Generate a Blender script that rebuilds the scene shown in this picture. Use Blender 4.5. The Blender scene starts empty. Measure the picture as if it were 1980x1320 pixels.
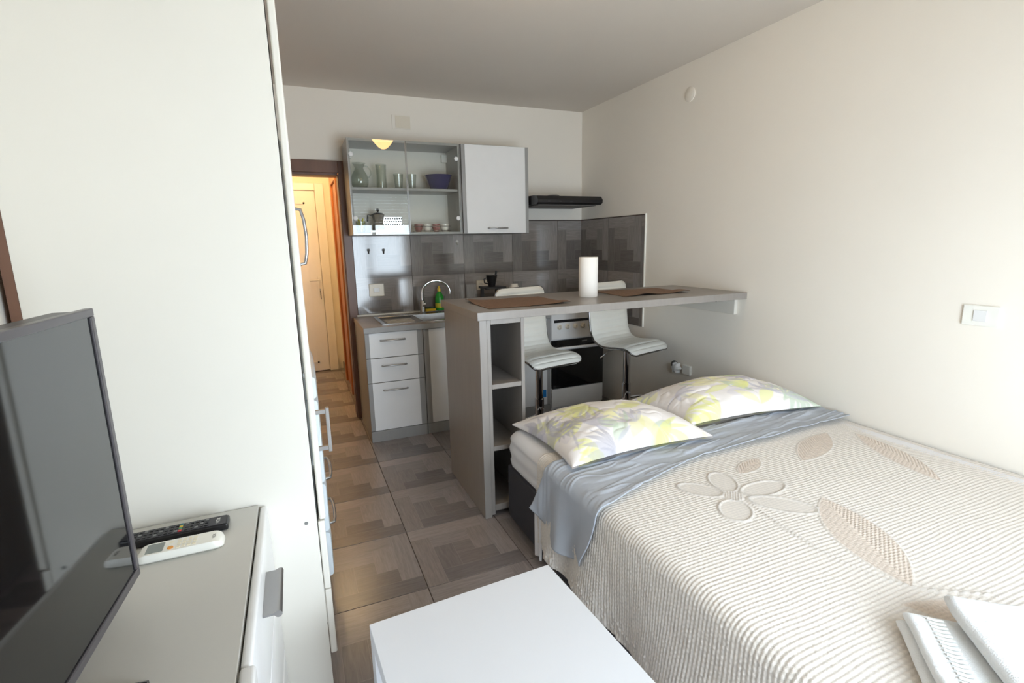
import bpy, bmesh, math, random
import numpy as np
from mathutils import Vector, Matrix
random.seed(7); rng = np.random.default_rng(7)
PI = math.pi
sc = bpy.context.scene
C = sc.collection

# ------------------------------------------------------------------ camera
CX, CY, CZ = -2.4888, -4.1766, 1.3946
YAW, PITCH, ROLL, FPX = 0.3998, -0.1932, -0.0206, 977.9
cam = bpy.data.cameras.new('camera'); camo = bpy.data.objects.new('camera', cam); C.objects.link(camo)
fv = Vector((math.sin(YAW)*math.cos(PITCH), math.cos(YAW)*math.cos(PITCH), math.sin(PITCH)))
rv = Vector((math.cos(YAW), -math.sin(YAW), 0)); uv_ = rv.cross(fv)
r2 = rv*math.cos(ROLL)+uv_*math.sin(ROLL); u2 = uv_*math.cos(ROLL)-rv*math.sin(ROLL)
camo.matrix_world = Matrix(((r2.x, u2.x, -fv.x, CX), (r2.y, u2.y, -fv.y, CY), (r2.z, u2.z, -fv.z, CZ), (0, 0, 0, 1)))
cam.sensor_width = 36.0; cam.lens = FPX/1980*36.0; cam.clip_start = 0.02; cam.clip_end = 100
sc.camera = camo

# ------------------------------------------------------------------ daylight and exposure
SKY = (0.775, 0.895, 1.0); SKY_STRENGTH = 12.0
w = bpy.data.worlds.new('sky'); sc.world = w; w.use_nodes = True
bg = w.node_tree.nodes['Background']; bg.inputs[0].default_value = (*SKY, 1); bg.inputs[1].default_value = SKY_STRENGTH
vs = sc.view_settings
vs.view_transform = 'Standard'; vs.look = 'None'; vs.gamma = 1.0; vs.use_curve_mapping = False; vs.exposure = 0.42
HALL_W = 14.0
cy = sc.cycles
cy.max_bounces = 12; cy.diffuse_bounces = 7; cy.glossy_bounces = 5; cy.transparent_max_bounces = 16
cy.caustics_reflective = False; cy.caustics_refractive = False; cy.sample_clamp_indirect = 8.0
# window opening in the front wall behind the camera
WX0, WX1, WZ1, FRONT = -2.02, -0.70, 1.70, -4.60
pl = bpy.data.lights.new('window_portal', 'AREA'); pl.shape = 'RECTANGLE'; pl.size = WX1-WX0; pl.size_y = WZ1
pl.cycles.is_portal = True
plo = bpy.data.objects.new('window_portal', pl); C.objects.link(plo)
plo.location = ((WX0+WX1)/2, FRONT-0.05, WZ1/2); plo.rotation_euler = (PI/2, 0, 0)   # -Z faces +Y (into the room)

# ------------------------------------------------------------------ helpers
def s2l(c):
    c = c/255.0
    return c/12.92 if c <= 0.04045 else ((c+0.055)/1.055)**2.4
def col(r, g, b): return (s2l(r), s2l(g), s2l(b), 1)
MATS = {}
def mat(name, rgb, rough=0.5, metal=0.0, spec=0.5, var=0.04, scale=12.0, bump=0.0, bscale=200.0, coat=0.0, emit=None, estr=0, sheen=0, stretch=None):
    if name in MATS: return MATS[name]
    m = bpy.data.materials.new(name); m.use_nodes = True; nt = m.node_tree; N = nt.nodes; L = nt.links
    p = N['Principled BSDF']
    p.inputs['Roughness'].default_value = rough; p.inputs['Metallic'].default_value = metal
    p.inputs['Specular IOR Level'].default_value = spec; p.inputs['Coat Weight'].default_value = coat
    if sheen: p.inputs['Sheen Weight'].default_value = sheen
    c = col(*rgb)
    tc = N.new('ShaderNodeTexCoord'); mp = N.new('ShaderNodeMapping'); L.new(tc.outputs['Object'], mp.inputs[0])
    if stretch: mp.inputs['Scale'].default_value = stretch
    n = N.new('ShaderNodeTexNoise'); n.inputs['Scale'].default_value = scale; n.inputs['Detail'].default_value = 4
    L.new(mp.outputs[0], n.inputs['Vector'])
    r = N.new('ShaderNodeValToRGB'); r.color_ramp.elements[0].position = 0.3; r.color_ramp.elements[1].position = 0.7
    r.color_ramp.elements[0].color = (c[0]*(1-var), c[1]*(1-var), c[2]*(1-var), 1)
    r.color_ramp.elements[1].color = (min(1, c[0]*(1+var)), min(1, c[1]*(1+var)), min(1, c[2]*(1+var)), 1)
    L.new(n.outputs['Fac'], r.inputs[0]); L.new(r.outputs[0], p.inputs['Base Color'])
    if bump:
        n2 = N.new('ShaderNodeTexNoise'); n2.inputs['Scale'].default_value = bscale; n2.inputs['Detail'].default_value = 3
        L.new(mp.outputs[0], n2.inputs['Vector'])
        b = N.new('ShaderNodeBump'); b.inputs['Strength'].default_value = bump; b.inputs['Distance'].default_value = 0.002
        L.new(n2.outputs['Fac'], b.inputs['Height']); L.new(b.outputs[0], p.inputs['Normal'])
    if emit:
        p.inputs['Emission Color'].default_value = col(*emit); p.inputs['Emission Strength'].default_value = estr
    MATS[name] = m; return m
def attr_mat(name, attr, rough, spec=0.5, grain=None, bump=0.0, bscale=300, sheen=0, coat=0):
    m = bpy.data.materials.new(name); m.use_nodes = True; nt = m.node_tree; N = nt.nodes; L = nt.links
    p = N['Principled BSDF']; p.inputs['Roughness'].default_value = rough; p.inputs['Specular IOR Level'].default_value = spec
    p.inputs['Coat Weight'].default_value = coat
    if sheen: p.inputs['Sheen Weight'].default_value = sheen
    a = N.new('ShaderNodeAttribute'); a.attribute_name = attr
    src = a.outputs['Color']
    if grain:
        u = N.new('ShaderNodeUVMap'); mp = N.new('ShaderNodeMapping'); mp.inputs['Scale'].default_value = (6, 60, 1)
        L.new(u.outputs[0], mp.inputs[0])
        n = N.new('ShaderNodeTexNoise'); n.inputs['Scale'].default_value = 1.6; n.inputs['Detail'].default_value = 8; n.inputs['Roughness'].default_value = 0.65
        n.inputs['Distortion'].default_value = 0.6
        L.new(mp.outputs[0], n.inputs['Vector'])
        mr = N.new('ShaderNodeMapRange'); mr.inputs[1].default_value = 0.25; mr.inputs[2].default_value = 0.75
        mr.inputs[3].default_value = 1-grain; mr.inputs[4].default_value = 1+grain
        L.new(n.outputs['Fac'], mr.inputs[0])
        vm = N.new('ShaderNodeVectorMath'); vm.operation = 'SCALE'
        L.new(src, vm.inputs[0]); L.new(mr.outputs[0], vm.inputs['Scale']); src = vm.outputs[0]
    L.new(src, p.inputs['Base Color'])
    if bump:
        tc = N.new('ShaderNodeTexCoord')
        n2 = N.new('ShaderNodeTexNoise'); n2.inputs['Scale'].default_value = bscale; n2.inputs['Detail'].default_value = 3
        L.new(tc.outputs['Object'], n2.inputs['Vector'])
        b = N.new('ShaderNodeBump'); b.inputs['Strength'].default_value = bump; b.inputs['Distance'].default_value = 0.002
        L.new(n2.outputs['Fac'], b.inputs['Height']); L.new(b.outputs[0], p.inputs['Normal'])
    MATS[name] = m; return m
def glass_mat(name, tint=(255, 255, 255), ior=1.45, rough=0.01):
    m = bpy.data.materials.new(name); m.use_nodes = True; nt = m.node_tree; N = nt.nodes; L = nt.links
    for n in list(N): N.remove(n)
    out = N.new('ShaderNodeOutputMaterial'); mix = N.new('ShaderNodeMixShader')
    tr = N.new('ShaderNodeBsdfTransparent'); gl = N.new('ShaderNodeBsdfGlossy'); fr = N.new('ShaderNodeFresnel')
    geo = N.new('ShaderNodeNewGeometry'); ma = N.new('ShaderNodeMath'); ma.operation = 'MULTIPLY_ADD'
    ma.inputs[1].default_value = 1/ior-ior; ma.inputs[2].default_value = ior
    L.new(geo.outputs['Backfacing'], ma.inputs[0]); L.new(ma.outputs[0], fr.inputs['IOR'])
    tr.inputs[0].default_value = col(*tint); gl.inputs['Roughness'].default_value = rough
    L.new(fr.outputs[0], mix.inputs[0]); L.new(tr.outputs[0], mix.inputs[1]); L.new(gl.outputs[0], mix.inputs[2])
    L.new(mix.outputs[0], out.inputs[0])
    MATS[name] = m; return m
def M(n): return MATS[n]

OFF = {}
def new_obj(name, me, material, parent=None, base=None, smooth=None):
    """mesh verts are given in world space (or in the local space of a parent flagged local)."""
    if material is not None: me.materials.append(M(material) if isinstance(material, str) else material)
    if smooth is not None:
        me.polygons.foreach_set('use_smooth', [True]*len(me.polygons))
        if smooth > 0: me.set_sharp_from_angle(angle=math.radians(smooth))
    o = bpy.data.objects.new(name, me); C.objects.link(o)
    n = len(me.vertices); co = np.empty(n*3); me.vertices.foreach_get('co', co); co = co.reshape(-1, 3)
    if parent is not None:
        off = OFF[parent.name]; o.parent = parent
    else:
        mn, mx = co.min(0), co.max(0)
        off = np.array([(mn[0]+mx[0])/2, (mn[1]+mx[1])/2, mn[2]]) if base is None else np.array(base, float)
        o.location = off
    me.vertices.foreach_set('co', (co-off).ravel()); me.update()
    OFF[o.name] = off
    return o
def thing(name, label, cat, base, group=None, kind=None, local=False, rz=0):
    o = bpy.data.objects.new(name, None); C.objects.link(o); o.location = base; o.rotation_euler = (0, 0, rz)
    o.empty_display_size = 0.05
    OFF[o.name] = np.zeros(3) if local else np.array(base, float)
    if kind: o['kind'] = kind
    if label: o['label'] = label
    if cat: o['category'] = cat
    if group: o['group'] = group
    return o
def tag(o, label, cat, group=None):
    o['label'] = label; o['category'] = cat
    if group: o['group'] = group
    return o
def struct(o, label=None):
    o['kind'] = 'structure'
    if label: o['label'] = label
    return o
def bm_mesh(bm, name):
    me = bpy.data.meshes.new(name); bmesh.ops.recalc_face_normals(bm, faces=bm.faces[:]); bm.to_mesh(me); bm.free(); return me
def add_box(bm, x0, x1, y0, y1, z0, z1, bev=0.0, seg=2, rot=None):
    g = bmesh.ops.create_cube(bm, size=1.0); v = g['verts']
    for q in v: q.co = Vector(((x0+x1)/2+q.co.x*(x1-x0), (y0+y1)/2+q.co.y*(y1-y0), (z0+z1)/2+q.co.z*(z1-z0)))
    if bev > 0:
        e = list({ed for q in v for ed in q.link_edges})
        bmesh.ops.bevel(bm, geom=e, offset=bev, segments=seg, profile=0.5, affect='EDGES', clamp_overlap=True)
def box(name, x0, x1, y0, y1, z0, z1, m, parent=None, bev=0.0015, seg=2, smooth=None, base=None):
    bm = bmesh.new(); add_box(bm, x0, x1, y0, y1, z0, z1, bev, seg)
    return new_obj(name, bm_mesh(bm, name), m, parent, base, smooth)
def boxes(name, lst, m, parent=None, bev=0.0, base=None):
    bm = bmesh.new()
    for b in lst: add_box(bm, *b, bev=bev)
    return new_obj(name, bm_mesh(bm, name), m, parent, base)
def grid_mesh(name, P, close_u=False, close_v=False):
    """P: (nu,nv,3)"""
    nu, nv = P.shape[:2]; idx = np.arange(nu*nv).reshape(nu, nv)
    a = idx if not close_u else np.vstack([idx, idx[:1]])
    if close_v: a = np.hstack([a, a[:, :1]])
    f = np.stack([a[:-1, :-1], a[1:, :-1], a[1:, 1:], a[:-1, 1:]], -1).reshape(-1, 4)
    me = bpy.data.meshes.new(name)
    me.vertices.add(nu*nv); me.vertices.foreach_set('co', np.ascontiguousarray(P, dtype=np.float32).ravel())
    me.loops.add(f.size); me.loops.foreach_set('vertex_index', f.ravel().astype(np.int32))
    me.polygons.add(len(f)); me.polygons.foreach_set('loop_start', np.arange(0, f.size, 4, dtype=np.int32))
    me.update(); me.validate(); return me
def set_col(me, name, rgb):
    a = me.color_attributes.new(name, 'FLOAT_COLOR', 'POINT')
    c = np.ones((len(me.vertices), 4), np.float32); c[:, :3] = rgb; a.data.foreach_set('color', c.ravel())
def tube_bm(bm, pts, r, n=10, caps=True):
    pts = [Vector(p) for p in pts]; rs = r if isinstance(r, (list, tuple)) else [r]*len(pts)
    rings = []; prev = None
    for i, p in enumerate(pts):
        t = (pts[min(i+1, len(pts)-1)]-pts[max(i-1, 0)]).normalized()
        if prev is None:
            a = Vector((0, 0, 1)) if abs(t.z) < 0.9 else Vector((1, 0, 0)); u = t.cross(a).normalized()
        else:
            u = (prev-t*prev.dot(t)).normalized()
        v = t.cross(u); prev = u
        rings.append([bm.verts.new(p+(u*math.cos(2*PI*k/n)+v*math.sin(2*PI*k/n))*rs[i]) for k in range(n)])
    for a, b in zip(rings, rings[1:]):
        for k in range(n): bm.faces.new((a[k], a[(k+1) % n], b[(k+1) % n], b[k]))
    if caps: bm.faces.new(rings[0][::-1]); bm.faces.new(rings[-1])
def tube(name, pts, r, m, parent=None, n=10, base=None):
    bm = bmesh.new(); tube_bm(bm, pts, r, n); return new_obj(name, bm_mesh(bm, name), m, parent, base, 50)
def lathe_bm(bm, prof, c, n=28, axis='Z', closed=False):
    """prof: list of (radius, height). c: base point."""
    rings = []
    for r, h in prof:
        ring = []
        for k in range(n):
            a = 2*PI*k/n; x, y = r*math.cos(a), r*math.sin(a)
            if axis == 'Z': p = (c[0]+x, c[1]+y, c[2]+h)
            elif axis == 'Y': p = (c[0]+x, c[1]-h, c[2]+y)      # grows towards the camera
            else: p = (c[0]-h, c[1]+x, c[2]+y)                   # grows away from the right wall
            ring.append(bm.verts.new(p))
        rings.append(ring)
    pr = list(zip(rings, rings[1:]))
    if closed: pr.append((rings[-1], rings[0]))
    for a, b in pr:
        for k in range(n): bm.faces.new((a[k], a[(k+1) % n], b[(k+1) % n], b[k]))
    if not closed:
        if prof[0][0] > 1e-6: bm.faces.new(rings[0])
        if prof[-1][0] > 1e-6: bm.faces.new(rings[-1])
def lathe(name, prof, c, m, parent=None, n=28, axis='Z', base=None, closed=False, smooth=40):
    bm = bmesh.new(); prof = [(max(r, 1e-5), h) for r, h in prof]; lathe_bm(bm, prof, c, n, axis, closed)
    bmesh.ops.remove_doubles(bm, verts=bm.verts[:], dist=1e-5)
    return new_obj(name, bm_mesh(bm, name), m, parent, base, smooth)
def noise2(X, Y, seed, scale, oct=3):
    """smooth value noise, vectorised"""
    out = np.zeros_like(X, dtype=float); amp = 1.0; tot = 0
    g = np.random.default_rng(seed)
    for o in range(oct):
        T = g.random((64, 64))*2-1
        x = X*scale*(2**o)+17.3*o+seed; y = Y*scale*(2**o)+9.1*o
        xi = np.floor(x).astype(int); yi = np.floor(y).astype(int); fx = x-xi; fy = y-yi
        fx = fx*fx*(3-2*fx); fy = fy*fy*(3-2*fy)
        a = T[xi % 64, yi % 64]; b = T[(xi+1) % 64, yi % 64]; c = T[xi % 64, (yi+1) % 64]; d = T[(xi+1) % 64, (yi+1) % 64]
        out += amp*((a*(1-fx)+b*fx)*(1-fy)+(c*(1-fx)+d*fx)*fy); tot += amp; amp *= 0.5
    return out/tot
def text_mesh(name, s, size, m, parent, mat4):
    cu = bpy.data.curves.new(name, 'FONT'); cu.body = s; cu.size = size; cu.align_x = 'CENTER'; cu.align_y = 'CENTER'; cu.extrude = 0.0001
    t = bpy.data.objects.new(name+'_tmp', cu); C.objects.link(t)
    dg = bpy.context.evaluated_depsgraph_get(); me = bpy.data.meshes.new_from_object(t.evaluated_get(dg))
    bpy.data.objects.remove(t); bpy.data.curves.remove(cu)
    me.transform(mat4); return new_obj(name, me, m, parent)

# ------------------------------------------------------------------ materials
mat('wall_paint', (237, 231, 221), 0.75, var=0.015, scale=1.5, bump=0.15, bscale=90)
mat('ceiling_paint', (216, 208, 199), 0.8, var=0.015, scale=1.5, bump=0.1, bscale=90)
mat('hall_paint', (238, 230, 212), 0.7, var=0.02, scale=2)
mat('outside_paint', (200, 196, 188), 0.8)
mat('grout', (74, 64, 58), 0.85, bump=0.2)
mat('tile_body', (128, 120, 114), 0.4)
attr_mat('floor_tile', 'tone', 0.27, 0.5, grain=0.20)
attr_mat('wall_tile', 'tone', 0.09, 0.65, grain=0.24)
mat('white_laminate', (221, 217, 208), 0.32, var=0.01, scale=3)
mat('white_gloss', (228, 228, 228), 0.2, var=0.01)
mat('white_plastic', (236, 235, 228), 0.35, var=0.02)
mat('cream_plastic', (226, 218, 202), 0.3, var=0.02)
mat('chest_top', (198, 196, 190), 0.3, var=0.02, scale=3)
mat('grey_laminate', (150, 149, 147), 0.38, var=0.04, scale=30, stretch=(1, 1, 0.15))
mat('bar_laminate', (144, 138, 133), 0.34, var=0.05, scale=40, bump=0.05, stretch=(1, 1, 0.12))
mat('worktop_laminate', (150, 138, 130), 0.32, var=0.07, scale=40, stretch=(0.15, 1, 1))
mat('bar_dark', (104, 100, 96), 0.5, var=0.04)
mat('steel', (200, 200, 200), 0.22, 1.0, var=0.03)
mat('brushed_steel', (176, 176, 176), 0.36, 1.0, var=0.06, scale=60)
mat('chrome', (225, 226, 230), 0.07, 1.0, var=0.01)
mat('trim_chrome', (128, 126, 126), 0.12, 1.0, var=0.02)
mat('handle_grey', (165, 164, 164), 0.3, 0.85, var=0.03)
mat('door_brown', (112, 80, 64), 0.4, var=0.15, scale=18, stretch=(1, 1, 0.12))
mat('pine', (168, 100, 52), 0.35, var=0.2, scale=14, stretch=(1, 1, 0.1))
mat('pvc_white', (236, 232, 224), 0.3, var=0.01)
mat('black_plastic', (26, 25, 27), 0.35, var=0.05)
mat('black_gloss', (16, 16, 18), 0.08, var=0.05, coat=0.5)
mat('oven_glass', (30, 29, 33), 0.12, var=0.05)
mat('tv_frame', (74, 70, 73), 0.3, var=0.03)
mat('tv_screen', (10, 11, 13), 0.05, spec=0.8, var=0.02)
mat('leather_white', (230, 229, 222), 0.36, var=0.02, bump=0.2, bscale=350)
mat('piping_dark', (70, 58, 50), 0.5)
mat('bed_fabric', (62, 60, 65), 0.9, var=0.12, scale=300, bump=0.4, bscale=600)
mat('mattress_white', (228, 227, 229), 0.85, var=0.01, bump=0.2, bscale=250, sheen=0.2)
mat('sheet_grey', (178, 184, 194), 0.85, var=0.04, scale=5, bump=0.15, bscale=500)
attr_mat('spread_weave', 'tone', 0.92, 0.2, bump=0.5, bscale=420, sheen=0.25)
attr_mat('pillow_print', 'tone', 0.8, 0.3, bump=0.15, bscale=500, sheen=0.15)
mat('towel_white', (230, 233, 235), 0.95, var=0.015, scale=60, bump=0.9, bscale=330, sheen=0.4)
mat('towel_band', (226, 226, 222), 0.9, var=0.03, scale=90, bump=0.5, bscale=200)
mat('table_white', (222, 224, 229), 0.28, var=0.008, scale=2)
mat('paper', (244, 240, 234), 0.9, var=0.01, bump=0.2, bscale=120)
mat('cardboard', (150, 110, 80), 0.9, var=0.05)
mat('placemat_brown', (124, 96, 76), 0.8, var=0.2, scale=60, bump=0.5, bscale=160)
mat('hole_dark', (40, 26, 18), 0.9)
mat('soap_green', (40, 150, 50), 0.25, var=0.05)
mat('soap_label', (205, 196, 60), 0.4, var=0.15, scale=60)
mat('soap_pump', (226, 190, 60), 0.35)
mat('sponge_yellow', (226, 186, 50), 0.95, bump=0.8, bscale=260)
mat('sponge_scour', (50, 90, 60), 0.95, bump=0.8, bscale=300)
mat('bowl_blue', (38, 42, 92), 0.2, var=0.05)
mat('china', (234, 228, 218), 0.2)
mat('china_red', (150, 90, 84), 0.4, var=0.3, scale=120)
mat('sticker_blue', (30, 120, 190), 0.4)
mat('grey_print', (120, 120, 118), 0.5)
mat('screen_lcd', (126, 132, 128), 0.25)
mat('btn_orange', (226, 150, 50), 0.4); mat('btn_red', (190, 40, 50), 0.4); mat('btn_yellow', (210, 180, 60), 0.4)
mat('btn_green', (60, 140, 90), 0.4); mat('btn_teal', (50, 110, 120), 0.4); mat('btn_dark', (52, 50, 54), 0.5); mat('btn_cream', (234, 226, 204), 0.4)
mat('fridge_white', (226, 234, 240), 0.25, var=0.01)
mat('dark_void', (40, 38, 40), 0.8)
mat('hob_black', (24, 24, 26), 0.3)
glass_mat('clear_glass', (253, 254, 253), 1.5)
glass_mat('jug_glass', (240, 243, 241), 1.7, 0.03)
mat('room_lamp_glass', (255, 240, 205), 0.3, emit=(255, 206, 128), estr=15)
mat('lamp_glass', (255, 240, 205), 0.3, emit=(255, 206, 128), estr=9)

# ------------------------------------------------------------------ room shell
XL, H = -3.08, 2.52
HX1, HY1 = -2.06, 1.87            # hall right wall, hall end wall
DX0, DX1, DZ = -2.92, -2.100, 1.945
floor = struct(box('floor', XL, 0.0, FRONT, HY1, -0.06, -0.003, 'grout', bev=0))
struct(box('ceiling', XL-0.1, 0.1, FRONT-0.1, 0.1, H, H+0.12, 'ceiling_paint', bev=0))
struct(box('ceiling_hall', XL-0.1, HX1+0.1, 0.1, HY1+0.1, 2.45, H+0.12, 'hall_paint', bev=0))
struct(boxes('wall_back', [(XL-0.1, DX0, 0, 0.1, 0, H), (DX1, 0.1, 0, 0.1, 0, H), (DX0, DX1, 0, 0.1, DZ, H)], 'wall_paint'))
struct(box('wall_right', 0, 0.1, FRONT-0.1, 0, -0.06, H, 'wall_paint', bev=0))
struct(box('wall_left', XL-0.1, XL, FRONT-0.1, 0, -0.06, H, 'wall_paint', bev=0))
struct(boxes('wall_front', [(XL, WX0, FRONT-0.1, FRONT, 0, H), (WX1, 0, FRONT-0.1, FRONT, 0, H), (WX0, WX1, FRONT-0.1, FRONT, 2.2, H)], 'wall_paint'))
struct(box('wall_hall_right', HX1, HX1+0.1, 0.1, HY1+0.1, -0.06, H, 'hall_paint', bev=0))
struct(box('wall_hall_left', XL-0.1, XL, 0.1, HY1+0.1, -0.06, H, 'hall_paint', bev=0))
struct(box('wall_hall_end', XL, HX1, HY1, HY1+0.1, -0.06, H, 'hall_paint', bev=0))
# balcony door opening behind the camera: frame and half lowered roller shutter
w1 = thing('window_1', None, None, ((WX0+WX1)/2, FRONT-0.05, 0), kind='structure')
box('window_frame', WX0, WX0+0.05, FRONT-0.09, FRONT-0.02, 0, 2.2, 'white_gloss', w1)
box('window_frame', WX1-0.05, WX1, FRONT-0.09, FRONT-0.02, 0, 2.2, 'white_gloss', w1)
box('window_frame', WX0+0.05, WX1-0.05, FRONT-0.09, FRONT-0.02, 2.15, 2.2, 'white_gloss', w1)
box('window_mullion', -1.34, -1.29, FRONT-0.09, FRONT-0.02, 0, 2.15, 'white_gloss', w1)
for k in range(10):
    z = WZ1+k*0.0465
    box('shutter_slat', WX0+0.05, WX1-0.05, FRONT-0.098, FRONT-0.09, z, z+0.045, 'outside_paint', w1, bev=0.003)
struct(box('balcony_floor', -3.6, 0.8, FRONT-1.6, FRONT-0.1, -0.16, -0.04, 'outside_paint', bev=0))

# tiles: printed plank pattern (pinwheel) on each porcelain tile
PLANKS = [(0, .8, 0, .2, 'h', 1.10), (.2, .6, .2, .4, 'h', 1.06), (.8, 1, 0, .8, 'v', 1.12), (.6, .8, .2, .6, 'v', 1.07),
          (0, .2, .2, 1, 'v', .95), (.2, .4, .4, .8, 'v', .88), (.2, 1, .8, 1, 'h', .84), (.4, .8, .6, .8, 'h', .82), (.4, .6, .4, .6, 'h', .92)]
def tile_mesh(name, T, base_rgb, u0=0., u1=1., v0=0., v1=1., thick=0.006, seed=0, contrast=1.5):
    """tile in the XY plane, u along +X, v along -Y, origin at the far-left corner, top at z=0"""
    g = random.Random(seed); bm = bmesh.new(); uvl = bm.loops.layers.uv.new('UVMap'); cl = bm.verts.layers.float_color.new('tone')
    gap = 0.002
    X0, X1, Y0, Y1 = u0*T+gap, u1*T-gap, -v0*T-gap, -v1*T+gap
    b = [s2l(c) for c in base_rgb]
    jl = [c*1.25 for c in b]
    add_box(bm, X0, X1, Y1, Y0, -thick, -0.0003)
    for v in bm.verts: v[cl] = (*jl, 1)
    for (a0, a1, c0, c1, d, tone) in PLANKS:
        x0, x1 = max(a0*T+.0006, X0+.0008), min(a1*T-.0006, X1-.0008); y0, y1 = -max(c0*T+.0006, -Y0+.0008), -min(c1*T-.0006, -Y1-.0008)
        if x1-x0 < .004 or y0-y1 < .004: continue
        k = (1+(tone-1)*contrast)*(1+g.uniform(-.10, .10)); r = g.uniform(-.015, .02)
        vs_ = [bm.verts.new((x0, y1, 0)), bm.verts.new((x1, y1, 0)), bm.verts.new((x1, y0, 0)), bm.verts.new((x0, y0, 0))]
        for v in vs_: v[cl] = (b[0]*k*(1+r), b[1]*k, b[2]*k*(1-r), 1)
        f = bm.faces.new(vs_); ou, ov = g.uniform(0, 50), g.uniform(0, 50)
        for l in f.loops:
            p = l.vert.co
            l[uvl].uv = (p.x+ou, p.y+ov) if d == 'h' else (p.y+ou, p.x+ov)
    me = bpy.data.meshes.new(name); bm.to_mesh(me); bm.free(); return me
T = 0.45
FT_RGB = (138, 129, 126); WT_RGB = (132, 126, 122)
full = [tile_mesh('floor_tile', T, FT_RGB, seed=k) for k in range(10)]
wfull = [tile_mesh('wall_tile', T, WT_RGB, seed=50+k, contrast=2.1) for k in range(6)]
for me in full: me.materials.append(M('floor_tile'))
for me in wfull: me.materials.append(M('wall_tile'))
GX, GY = -2.1031, -2.3206
sd = 100
for j in range(-6, 11):
    for i in range(-3, 6):
        x0, yt = GX+i*T, GY+j*T+T          # far-left corner
        lim_x1 = 0.0 if yt <= 0.12 else HX1
        ymin, ymax = FRONT, HY1
        if yt > 0.12 and yt-T < 0.1 and x0+T > HX1: ymax = 0.0; lim_x1 = 0.0
        u0, u1 = max(0, (XL-x0)/T), min(1, (lim_x1-x0)/T); v0, v1 = max(0, (yt-ymax)/T), min(1, (yt-ymin)/T)
        if u1-u0 < 0.02 or v1-v0 < 0.02: continue
        if u0 == 0 and u1 == 1 and v0 == 0 and v1 == 1: me = full[(i*7+j*3) % 10]
        else:
            sd += 1; me = tile_mesh('floor_tile', T, FT_RGB, u0, u1, v0, v1, seed=sd); me.materials.append(M('floor_tile'))
        o = bpy.data.objects.new('tile', me); C.objects.link(o); o.parent = floor
        o.location = Vector((x0, yt, 0.0))-Vector(OFF['floor'])
# splashback on back and right walls
ZT, ZM = 1.587, 1.144
sb = struct(box('trim_1', -2.055, 0, -0.006, -0.0005, 0.72, ZT, 'grout', bev=0))
sr = struct(box('trim_2', -0.006, -0.0005, -0.95, -0.006, 0.72, ZT, 'grout', bev=0))
def wall_tile(parent, loc, rot, u0, u1, v0, v1):
    global sd
    if u0 <= 0 and u1 >= 1 and v0 <= 0 and v1 >= 1: me = wfull[random.randrange(6)]
    else:
        sd += 1; me = tile_mesh('wall_tile', T, WT_RGB, u0, u1, v0, v1, seed=sd, contrast=2.1); me.materials.append(M('wall_tile'))
    o = bpy.data.objects.new('tile', me); C.objects.link(o); o.parent = parent
    o.location = Vector(loc)-Vector(OFF[parent.name]); o.rotation_euler = rot
for k in range(5):
    x0 = -2.055+k*T; u1 = min(1, (-0.006-x0)/T)
    wall_tile(sb, (x0, -0.0085, ZM+T-0.007), (PI/2, 0, 0), 0, u1, 0.0156, 1)
    wall_tile(sb, (x0, -0.0085, ZM), (PI/2, 0, 0), 0, u1, 0, (ZM-0.72)/T)
for k in range(3):
    y0 = -0.0085-k*T
    u1 = min(1, (0.95-0.0085-k*T)/T)
    if u1 < .05: continue
    wall_tile(sr, (-0.0085, y0, ZM+T-0.007), (PI/2, 0, -PI/2), 0, u1, 0.0156, 1)
    wall_tile(sr, (-0.0085, y0, ZM), (PI/2, 0, -PI/2), 0, u1, 0, (ZM-0.72)/T)
struct(boxes('trim_3', [(-0.012, 0, -0.958, -0.95, 0.72, ZT+0.004)], 'white_plastic'))
# skirting
struct(box('baseboard_right', -0.012, 0, -1.95, -0.70, 0, 0.07, 'tile_body', bev=0.002))
struct(box('baseboard_hall', HX1-0.012, HX1, 1.36, HY1, 0, 0.08, 'tile_body', bev=0.002))

# doors
d1 = thing('door_1', 'dark brown wooden door frame beside the kitchen units', None, ((DX0+DX1)/2, 0.0, 0), kind='structure')
box('casing', DX1-0.020, DX1+0.044, -0.022, -0.0005, 0, DZ+0.075, 'door_brown', d1, 0.003)
box('casing', DX0-0.066, DX0+0.012, -0.022, -0.0005, 0, DZ+0.075, 'door_brown', d1, 0.003)
box('casing', DX0+0.012, DX1-0.020, -0.022, -0.0005, DZ-0.012, DZ+0.075, 'door_brown', d1, 0.003)
box('jamb', DX1-0.026, DX1-0.0005, 0.0, 0.13, 0, DZ-0.02, 'door_brown', d1, 0.002)
box('jamb', DX0+0.0005, DX0+0.026, 0.0, 0.13, 0, DZ-0.02, 'door_brown', d1, 0.002)
box('jamb', DX0+0.026, DX1-0.026, 0.0, 0.13, DZ-0.03, DZ-0.0005, 'door_brown', d1, 0.002)
d2 = thing('door_2', 'white panelled door at the end of the warmly lit hallway', None, (-2.53, HY1, 0), kind='structure')
box('frame', -2.215, -2.125, HY1-0.05, HY1-0.0005, 0, 2.06, 'pvc_white', d2, 0.006)
box('frame', -2.99, -2.90, HY1-0.05, HY1-0.0005, 0, 2.06, 'pvc_white', d2, 0.006)
box('frame', -2.90, -2.215, HY1-0.05, HY1-0.0005, 1.985, 2.06, 'pvc_white', d2, 0.006)
lf = box('leaf', -2.897, -2.218, HY1-0.035, HY1-0.004, 0.008, 1.982, 'pvc_white', d2, 0.004)
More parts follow.
